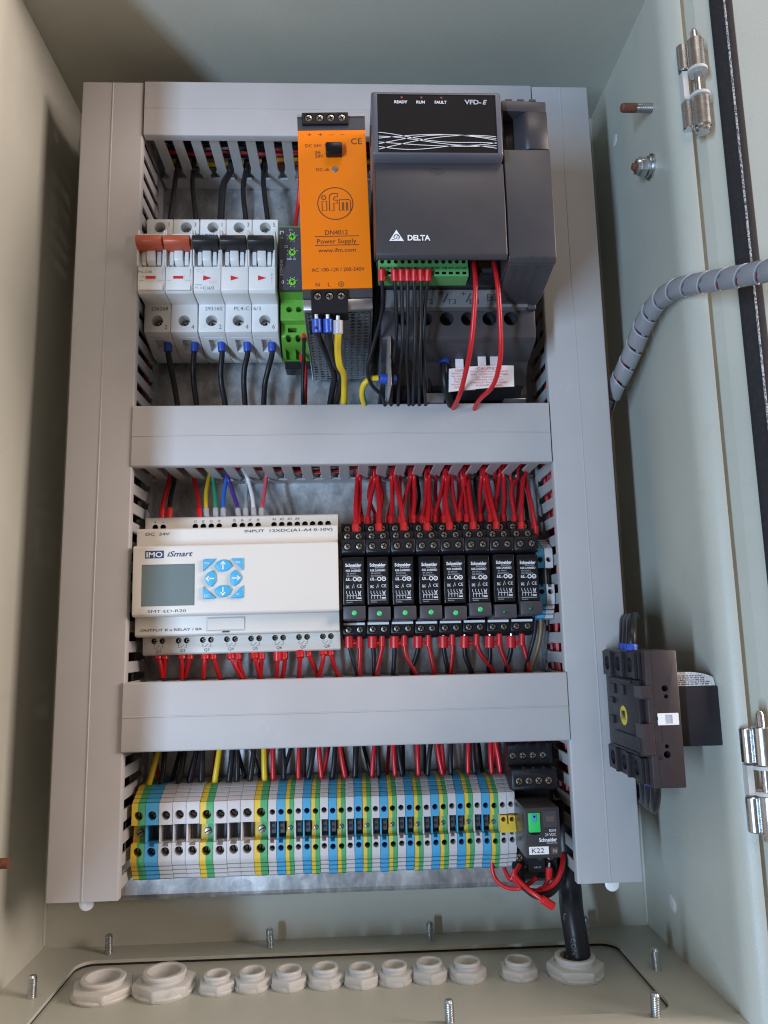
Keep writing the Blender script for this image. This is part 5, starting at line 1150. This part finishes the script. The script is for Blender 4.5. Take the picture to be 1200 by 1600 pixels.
RB = [
    ('black', [(1.6, 34, -116.2), (1.6, 34, -119.8), (3.4, 33, -127.6), (6.8, 32, -140.5), (6.7, 28, -144.8)], 1.6, 'f_red', 2.0),
    ('red', [(8.8, 34, -116.2), (8.7, 34, -120.2), (8.9, 33, -127.7), (7.9, 32, -140.5), (7.8, 28, -144.8)], 1.55, 'f_red', 0),
    ('black', [(17.3, 34, -116.6), (17.2, 34, -120.2), (17.9, 33, -127.9), (18.0, 32, -140.7), (18.0, 28, -145.1)], 1.6, 'f_red', 2.0),
    ('red', [(23.7, 34, -115.8), (23.6, 34, -119.9), (22.9, 33, -126.7), (19.1, 32, -140.8), (19.1, 28, -145.1)], 1.55, 'f_red', 0),
    ('black', [(31.9, 34, -116.9), (31.8, 34, -120.5), (31.6, 33, -128.2), (30.6, 32, -141.0), (30.7, 28, -145.4)], 1.6, 'f_red', 2.0),
    ('red', [(38.4, 34, -116.1), (38.3, 34, -120.2), (39.5, 33, -129.7), (45.2, 32, -140.7), (45.4, 28, -145.1)], 1.55, 'f_red', 0),
    ('black', [(47.4, 34, -117.2), (47.3, 34, -120.8), (46.7, 33, -127.9), (43.1, 32, -138.0), (43.3, 28, -142.3)], 1.6, 'f_red', 2.0),
    ('red', [(54.3, 34, -116.5), (54.2, 34, -120.6), (55.5, 33, -128.1), (57.7, 32, -140.3), (57.9, 28, -144.7)], 1.55, 'f_red', 0),
    ('black', [(64.3, 34, -117.6), (64.2, 34, -121.2), (64.8, 33, -129.0), (66.6, 32, -138.8), (66.9, 28, -143.1)], 1.6, 'f_red', 2.0),
    ('red', [(70.3, 34, -116.1), (70.2, 34, -120.2), (70.2, 33, -127.7), (68.7, 32, -140.6), (69.1, 28, -144.9)], 1.55, 'f_red', 0),
    ('black', [(78.6, 34, -117.9), (78.4, 34, -121.5), (78.6, 33, -130.6), (82.2, 32, -140.2), (82.6, 28, -144.6)], 1.6, 'f_red', 2.0),
    ('red', [(86.6, 34, -116.5), (86.4, 34, -120.6), (88.7, 33, -128.8), (96.7, 32, -140.5), (97.3, 28, -144.9)], 1.55, 'f_red', 0),
    ('black', [(95.3, 34, -118.2), (95.1, 34, -121.8), (95.2, 33, -129.6), (94.1, 32, -138.5), (94.6, 28, -142.8)], 1.6, 'f_red', 2.0),
    ('red', [(101.9, 34, -116.8), (101.7, 34, -120.9), (103.0, 33, -127.8), (107.1, 32, -139.4), (107.7, 28, -143.8)], 1.55, 'f_red', 0),
    ('black', [(109.6, 34, -118.5), (109.5, 34, -122.2), (109.0, 33, -128.6), (106.0, 32, -138.7), (106.6, 28, -143.1)], 1.6, 'f_red', 2.0),
    ('red', [(117.0, 34, -117.1), (116.8, 34, -121.2), (118.4, 33, -127.4), (121.1, 32, -140.4), (121.8, 28, -144.8)], 1.55, 'f_red', 0),]
RJ = [
    [(2.3, 33, -120.1), (5.4, 34, -120.6), (8.5, 34, -119.6)],
    [(18.0, 33, -120.5), (20.6, 34, -120.9), (23.3, 34, -119.9)],
    [(32.6, 33, -120.8), (35.3, 34, -121.2), (38.0, 34, -120.2)],
    [(48.0, 33, -121.1), (50.9, 34, -121.6), (53.9, 34, -120.5)],
    [(65.0, 33, -121.5), (67.3, 34, -121.9), (69.9, 34, -120.9)],
    [(79.3, 33, -121.8), (82.6, 34, -122.3), (86.1, 34, -121.2)],
    [(96.0, 33, -122.1), (98.6, 34, -122.6), (101.4, 34, -121.6)],
    [(110.4, 33, -122.5), (113.3, 34, -122.9), (116.5, 34, -121.9)],
]
TW = [
    ('red', [(-129.7, 14, -178.9), (-127.9, 15, -187.8), (-125.7, 17, -197.8), (-123.3, 19, -207.6), (-123.2, 19, -213.2)], 1.35),
    ('yellow-green', [(-121.6, 24, -180.2), (-123.0, 27, -188.6), (-125.3, 29, -198.3), (-127.8, 29, -208.2), (-128.1, 27, -214.0)], 1.90),
    ('black', [(-118.7, 24, -180.3), (-118.7, 27, -188.7), (-118.8, 29, -198.1), (-120.1, 29, -207.8), (-120.4, 27, -213.7)], 1.70),
    ('black', [(-109.5, 14, -179.2), (-111.2, 15, -188.0), (-113.3, 17, -197.8), (-115.2, 19, -207.5), (-115.0, 19, -213.1)], 1.35),
    ('black', [(-105.4, 24, -180.6), (-106.1, 27, -189.0), (-107.2, 29, -198.2), (-108.9, 29, -207.5), (-109.2, 27, -213.4)], 1.80),
    ('black', [(-97.3, 24, -179.6), (-98.3, 27, -188.0), (-99.9, 29, -197.7), (-102.0, 29, -207.7), (-102.3, 27, -213.6)], 1.80),
    ('black', [(-98.9, 14, -179.2), (-100.7, 15, -188.0), (-102.8, 17, -197.8), (-104.8, 19, -207.5), (-104.7, 19, -213.1)], 1.35),
    ('black', [(-94.9, 24, -179.6), (-94.4, 27, -188.1), (-94.1, 29, -197.3), (-94.4, 29, -206.7), (-94.7, 27, -212.5)], 1.80),
    ('red', [(-86.9, 14, -179.2), (-87.4, 15, -188.1), (-88.0, 17, -197.9), (-88.4, 19, -207.6), (-88.3, 19, -213.2)], 1.35),
    ('yellow-green', [(-82.6, 24, -179.3), (-83.3, 27, -187.8), (-84.6, 29, -198.2), (-86.0, 29, -208.8), (-86.2, 27, -214.7)], 1.90),
    ('black', [(-74.7, 24, -179.5), (-75.1, 27, -188.0), (-75.8, 29, -197.8), (-76.9, 29, -207.8), (-77.2, 27, -213.7)], 1.80),
    ('black', [(-76.2, 14, -179.2), (-73.7, 15, -188.3), (-70.6, 17, -198.1), (-67.4, 19, -207.9), (-67.3, 19, -213.5)], 1.35),
    ('black', [(-72.4, 24, -179.6), (-72.0, 27, -188.1), (-71.4, 29, -197.9), (-71.7, 29, -207.9), (-72.0, 27, -213.8)], 1.70),
    ('black', [(-66.5, 14, -179.2), (-64.0, 15, -188.3), (-60.8, 17, -198.1), (-57.6, 19, -207.9), (-57.5, 19, -213.5)], 1.35),
    ('black', [(-60.4, 24, -179.3), (-61.1, 27, -187.7), (-62.0, 29, -197.5), (-63.3, 29, -207.6), (-63.5, 27, -213.5)], 1.80),
    ('yellow-green', [(-55.0, 24, -178.8), (-54.5, 27, -187.3), (-54.2, 29, -197.8), (-53.8, 29, -208.5), (-54.0, 27, -214.4)], 1.90),
    ('red', [(-51.0, 14, -179.4), (-52.9, 15, -188.3), (-55.2, 17, -198.0), (-57.3, 19, -207.5), (-57.3, 19, -213.2)], 1.35),
    ('red', [(-48.9, 24, -178.9), (-48.6, 27, -187.4), (-48.6, 29, -197.3), (-48.4, 29, -207.4), (-48.6, 27, -213.3)], 1.60),
    ('black', [(-42.8, 24, -179.1), (-42.3, 27, -187.6), (-41.5, 29, -197.2), (-41.6, 29, -206.9), (-41.8, 27, -212.8)], 1.70),
    ('black', [(-36.0, 14, -179.5), (-38.1, 15, -188.4), (-40.8, 17, -198.1), (-43.3, 19, -207.6), (-43.3, 19, -213.3)], 1.35),
    ('red', [(-31.8, 24, -178.7), (-31.8, 27, -187.3), (-32.1, 29, -197.1), (-32.1, 29, -207.2), (-32.3, 27, -213.1)], 1.60),
    ('black', [(-28.1, 14, -179.4), (-28.5, 15, -188.4), (-29.0, 17, -198.1), (-29.5, 19, -207.7), (-29.5, 19, -213.3)], 1.35),
    ('black', [(-20.8, 24, -179.0), (-22.3, 27, -187.5), (-23.9, 29, -197.4), (-26.2, 29, -207.4), (-26.4, 27, -213.3)], 1.70),
    ('red', [(-19.8, 24, -178.4), (-19.0, 27, -187.0), (-18.2, 29, -197.2), (-17.1, 29, -207.6), (-17.2, 27, -213.6)], 1.60),
    ('red', [(-11.1, 14, -179.6), (-12.8, 15, -188.6), (-14.9, 17, -198.2), (-16.9, 19, -207.7), (-16.9, 19, -213.4)], 1.35),
    ('black', [(-7.6, 24, -178.7), (-8.4, 27, -187.3), (-9.1, 29, -197.1), (-10.5, 29, -207.2), (-10.6, 27, -213.1)], 1.70),
    ('red', [(-6.3, 24, -178.1), (-5.1, 27, -186.7), (-3.8, 29, -196.7), (-2.0, 29, -206.8), (-2.1, 27, -212.7)], 1.60),
    ('red', [(-6.3, 24, -178.6), (-5.0, 27, -187.2), (-3.6, 29, -196.7), (-1.8, 29, -206.4), (-1.8, 27, -212.3)], 1.60),
    ('black', [(-6.1, 14, -179.5), (-4.4, 15, -188.5), (-2.4, 17, -198.3), (-0.3, 19, -207.9), (-0.4, 19, -213.5)], 1.35),
    ('black', [(5.3, 24, -178.4), (4.9, 27, -187.0), (4.7, 29, -196.9), (3.9, 29, -207.0), (3.8, 27, -212.9)], 1.70),
    ('black', [(5.9, 24, -178.3), (5.5, 27, -186.9), (4.8, 29, -196.3), (4.5, 29, -205.9), (4.4, 27, -211.9)], 1.90),
    ('black', [(8.3, 14, -179.6), (10.3, 15, -188.7), (12.8, 17, -198.4), (15.3, 19, -208.0), (15.2, 19, -213.7)], 1.35),
    ('red', [(18.2, 24, -177.9), (17.4, 27, -186.5), (16.2, 29, -196.3), (15.5, 29, -206.3), (15.5, 27, -212.2)], 1.60),
    ('black', [(19.8, 24, -179.3), (19.7, 27, -187.9), (19.7, 29, -196.4), (19.7, 29, -205.0), (19.7, 27, -211.0)], 1.50),
    ('red', [(28.3, 14, -179.8), (27.5, 15, -188.9), (26.4, 17, -198.5), (25.4, 19, -207.9), (25.3, 19, -213.6)], 1.35),
    ('red', [(29.9, 24, -178.2), (30.0, 27, -186.8), (29.9, 29, -196.7), (30.5, 29, -206.7), (30.5, 27, -212.6)], 1.60),
    ('black', [(32.0, 24, -178.3), (32.8, 27, -186.9), (33.6, 29, -196.4), (35.0, 29, -206.1), (35.0, 27, -212.1)], 1.60),
    ('black', [(37.1, 14, -179.8), (36.9, 15, -188.9), (36.6, 17, -198.5), (36.4, 19, -207.9), (36.3, 19, -213.6)], 1.35),
    ('red', [(45.9, 24, -178.0), (45.7, 27, -186.6), (45.4, 29, -196.4), (45.7, 29, -206.5), (45.7, 27, -212.4)], 1.60),
    ('black', [(51.0, 14, -179.9), (51.1, 15, -189.0), (51.1, 17, -198.6), (51.3, 19, -208.0), (51.1, 19, -213.7)], 1.35),
    ('black', [(56.0, 24, -177.5), (54.6, 27, -186.2), (52.8, 29, -195.9), (51.7, 29, -206.0), (51.7, 27, -211.9)], 1.60),
    ('red', [(57.4, 24, -177.6), (58.4, 27, -186.3), (59.6, 29, -196.5), (61.4, 29, -206.9), (61.5, 27, -212.9)], 1.60),
    ('red', [(63.1, 14, -179.9), (63.2, 15, -189.0), (63.4, 17, -198.6), (63.6, 19, -208.1), (63.4, 19, -213.8)], 1.35),
    ('black', [(68.4, 24, -177.9), (67.7, 27, -186.5), (66.9, 29, -196.0), (66.8, 29, -205.7), (66.8, 27, -211.7)], 1.60),
    ('black', [(79.5, 14, -180.1), (79.0, 15, -189.2), (78.3, 17, -198.7), (77.8, 19, -208.1), (77.5, 19, -213.8)], 1.35),
    ('red', [(80.5, 24, -177.5), (79.6, 27, -186.1), (78.5, 29, -196.3), (78.2, 29, -206.7), (78.3, 27, -212.7)], 1.60),
    ('black', [(82.8, 24, -177.6), (82.4, 27, -186.2), (82.0, 29, -196.1), (82.5, 29, -206.2), (82.5, 27, -212.1)], 1.60),
    ('black', [(87.4, 14, -180.0), (88.0, 15, -189.2), (88.5, 17, -198.7), (89.1, 19, -208.1), (88.9, 19, -213.8)], 1.35),
    ('red', [(94.5, 24, -177.2), (94.0, 27, -185.8), (93.4, 29, -196.1), (93.7, 29, -206.5), (93.8, 27, -212.5)], 1.60),
    ('red', [(96.6, 24, -177.2), (97.1, 27, -185.9), (98.4, 29, -195.9), (99.3, 29, -206.0), (99.4, 27, -212.0)], 1.70),
    ('red', [(100.9, 14, -180.1), (99.4, 15, -189.2), (97.3, 17, -198.6), (95.4, 19, -208.0), (95.1, 19, -213.7)], 1.35),
    ('black', [(118.5, 14, -180.3), (118.0, 15, -189.4), (117.1, 17, -198.9), (116.4, 19, -208.2), (116.1, 19, -214.0)], 1.35),
]
for i, (c, p, r, f) in enumerate(RT): wire(c, p, r, '%s wire going down to the small relays, %s from the left' % (c, ORD[i]), G, f, end=-1, fl=6.0, fr=1.55)
G = 'wires below the small relays'
for i, (c, p, r, f, k) in enumerate(RB): wire(c, p, r, '%s wire %s ferrule below the small relays, %s from the left' % (c, 'with thick red' if k else 'with slim red', ORD[i]), G, f, fl=7.5, fr=k or 1.35)
for i, p in enumerate(RJ): wire('red', p, 1.2, 'short red link between neighbouring ferrules, %s from the left below the relays' % ORD[i], G)
wire('brown', [(129.1, 40, -102.4), (128.4, 40, -114.9), (126.6, 38, -125.3), (123.6, 34, -135.8), (120.9, 30, -146.3)], 1.5, 'brown wire below the narrow grey terminal beside the relays', G)
wire('black', [(126.4, 38, -104.4), (124.5, 38, -116.9), (121.8, 36, -127.3), (119.2, 32, -137.8), (117.5, 30, -146.2)], 1.3, 'thin black wire beside the brown one, right of the relays', G)
# terminal strip
G = 'wires above the coloured terminal blocks'
for i, (c, p, r) in enumerate(TW): wire(c, p, r, '%s wire rising from the terminal strip, %s from the left' % (c, ORD[i]), G)
# K22 wiring
G = 'wires around the large relay'
for i, x in enumerate((104.8, 111.3, 117.8, 124.3)):
    wire('red', [(x, 38, -188.5), (x+.4, 37, -182), (x+.8, 34, -172), (x+1, 30, -160)], 1.3, 'short red wire above the large relay socket, %s from the left' % ORD[i], G, 'f_red', fl=7, fr=1.5)
wire('red', [(89.1, 44, -253.6), (89.1, 44, -262.6), (91.7, 46, -268.1), (98.0, 50, -270.8), (105.9, 54, -269.2), (114.5, 52, -264.9)], 1.3, 'red wire looping out below the right end of the terminal strip', G)
wire('red', [(100.6, 50, -265.0), (105.4, 56, -269.3), (115.5, 58, -270.5), (125.2, 56, -266.3), (131.2, 50, -259.7), (135.0, 40, -255.0)], 1.6, 'red wire looping up on the right of the large relay', G)
wire('black', [(104.8, 50, -261.4), (105.1, 58, -267.2), (112.9, 60, -272.7), (122.1, 58, -271.4), (130.0, 50, -266.7), (134.7, 40, -260.7)], 2.0, 'thick black wire looping under the large relay', G)
wire('red', [(105.4, 48, -258.3), (101.5, 54, -262.4), (106.5, 62, -267.5), (113.4, 66, -272.2), (120.4, 66, -276.7)], 1.5, 'red wire hanging lowest under the large relay with its end free', G, 'f_red', end=-1, fl=8, fr=1.7, tip=False)
wire('red', [(123.7, 48, -260.8), (123.2, 49, -263.8), (120.7, 48, -270.7), (117.5, 44, -274.1)], 1.4, 'short red wire with ferrule below the large relay coil', G, 'f_red', fl=6.5, fr=1.6)
wire('red', [(102.9, 44, -261.6), (99.8, 44, -267.5), (96.8, 38, -260.8), (96.3, 34, -253.4)], 1.3, 'red wire squeezed between the terminal strip and the large relay', G)
# isolator cables
G = 'cables of the isolator switch'
for i in range(3):
    d = 112-13*i
    wire('black', [(162+2.4*i, d, -127.5), (163+2.6*i, d-1, -118), (168+2.5*i, d-12, -109.5), (178+2.5*i, d-34, -108), (184+2*i, d-58, -110), (187+2*i, 20-3*i, -112)], 3.0, 'thick black cable with blue sleeve on top of the isolator, %s from the front' % ORD[i], G, 'f_blue', fl=3.4, fr=1.2, tip=False)
for i in range(3):
    d = 118-14*i
    wire('black', [(168+2*i, d, -197.5), (168.5+2.2*i, d-3, -206), (171+2.5*i, d-12, -213-i), (176+2*i, d-28, -218-i), (181+2*i, d-52, -218), (183+2*i, 30-4*i, -214)], 2.9, 'thick black cable under the isolator, %s from the front' % ORD[i], G, 'f_blue' if i == 1 else None, fl=4.5, fr=1.25, tip=False)
# thick supply cable through the gland
cb = MB().tube([(140, 30, -225), (138, 32, -250), (139.0, 36, -275.3), (137.8, 42, -286.6), (138.3, 46, -300.0), (139.2, 48, -313.9), (137, 48.5, -316), (137, 48.5, -324)], 7.3, 20, 8).build('supply_cable', 'w_black', None, (138, 32, -250), angle=80)
tag(cb, 'thick black printed cable rising from the floor gland into the right duct', 'cable')
for s, x, d, z, h, w in (('450V', 132.3, 47.6, -290, 2.6, 6), ('CON', 134.6, 54.6, -303.5, 3.0, 9)):
    txt(s, x, d, z, h, cb, 'label_grey', w, ang=math.radians(-86))
# spiral-wrapped door harness
SP = [(183, 20, 22), (184.0, 52, 44.7), (187.3, 62, 53.4), (190.9, 76, 66.0), (192.8, 90, 76.5), (195.7, 106, 84.0), (199.6, 122, 85.2), (205.0, 138, 81.2), (212.8, 156, 75.5), (220.9, 174, 70.0), (228.7, 190, 65.8), (247.2, 212, 59.9)]
P = catmull(SP, 24); T = [(P[min(i+1, len(P)-1)]-P[max(i-1, 0)]).normalized() for i in range(len(P))]
cum = [0]
for i in range(1, len(P)): cum.append(cum[-1]+(P[i]-P[i-1]).length)
N = Vector((0, 1, 0)); N = (N-T[0]*N.dot(T[0])).normalized(); FR = []
for i in range(len(P)):
    N = (N-T[i]*N.dot(T[i])).normalized(); FR.append((N.copy(), T[i].cross(N)))
def frame(s):
    import bisect
    i = min(max(bisect.bisect_right(cum, s)-1, 0), len(P)-2); t = (s-cum[i])/max(1e-6, cum[i+1]-cum[i])
    n_, b_ = FR[i][0].lerp(FR[i+1][0], t), FR[i][1].lerp(FR[i+1][1], t); return P[i].lerp(P[i+1], t), n_, b_
cm = MB()
for q in range(6):
    cm.m = (1, 0, 2, 1, 3, 0)[q]; pts = []
    for k in range(46):
        s_ = cum[-1]*k/45; c_, n_, b_ = frame(min(s_, cum[-1]-.01)); a_ = q*math.pi/3+s_*.02
        pts.append(c_+(n_*math.cos(a_)+b_*math.sin(a_))*2.9)
    cm.tube(pts, 1.7, 8, 2)
core = cm.build('door_harness', ['w_black', 'w_red', 'w_blue', 'w_grey'], None, SP[1], angle=80)
tag(core, 'wire harness in grey spiral wrap crossing from the right duct to the door', 'harness')
def ribbon(pitch, width, r0, r1, s0, s1, tw=.0):
    m = MB(); seg = 22; total = int((s1-s0)/pitch*seg); rows_ = []
    for k in range(total):
        s = s0+pitch*k/seg; a = 2*math.pi*k/seg
        row = []
        for (o, rr) in ((0, r0), (0, r1-.25), (width*.06, r1), (width*.94, r1), (width, r1-.25), (width, r0)):
            c_, n_, b_ = frame(min(max(s+o, 0), cum[-1]-.01)); row.append(c_+(n_*math.cos(a)+b_*math.sin(a))*rr)
        rows_.append(row)
    for row in rows_: m.v += [tuple(v) for v in row]
    for i in range(len(rows_)-1):
        for j in range(6): m.f.append([i*6+j, i*6+(j+1) % 6, (i+1)*6+(j+1) % 6, (i+1)*6+j]); m.mi.append(0)
    m.f += [[0, 1, 2, 3, 4, 5], [len(m.v)-6+j for j in range(6)]]; m.mi += [0, 0]
    return m
ribbon(12.5, 10.9, 4.7, 6.1, 24, cum[-1]-1).build('spiral_wrap', 'spiral', core, angle=40)
ribbon(12.5, .6, 5.5, 6.22, 24+10.3, cum[-1]-1).build('wrap_edge', 'ink_grey', core, angle=40)
for i, (u, w) in enumerate(((2.2, .3), (-2.0, 1.4), (.4, -2.4))):
    wire('red' if i != 1 else 'black', [(178+u, 14, 6), (181+u, 26, 24+w), (182.5+u*.6, 44, 34+w)], 1.9, '%s harness wire showing behind the right duct edge, %s strand' % ('red' if i != 1 else 'black', ORD[i]), 'harness wires behind the right duct')
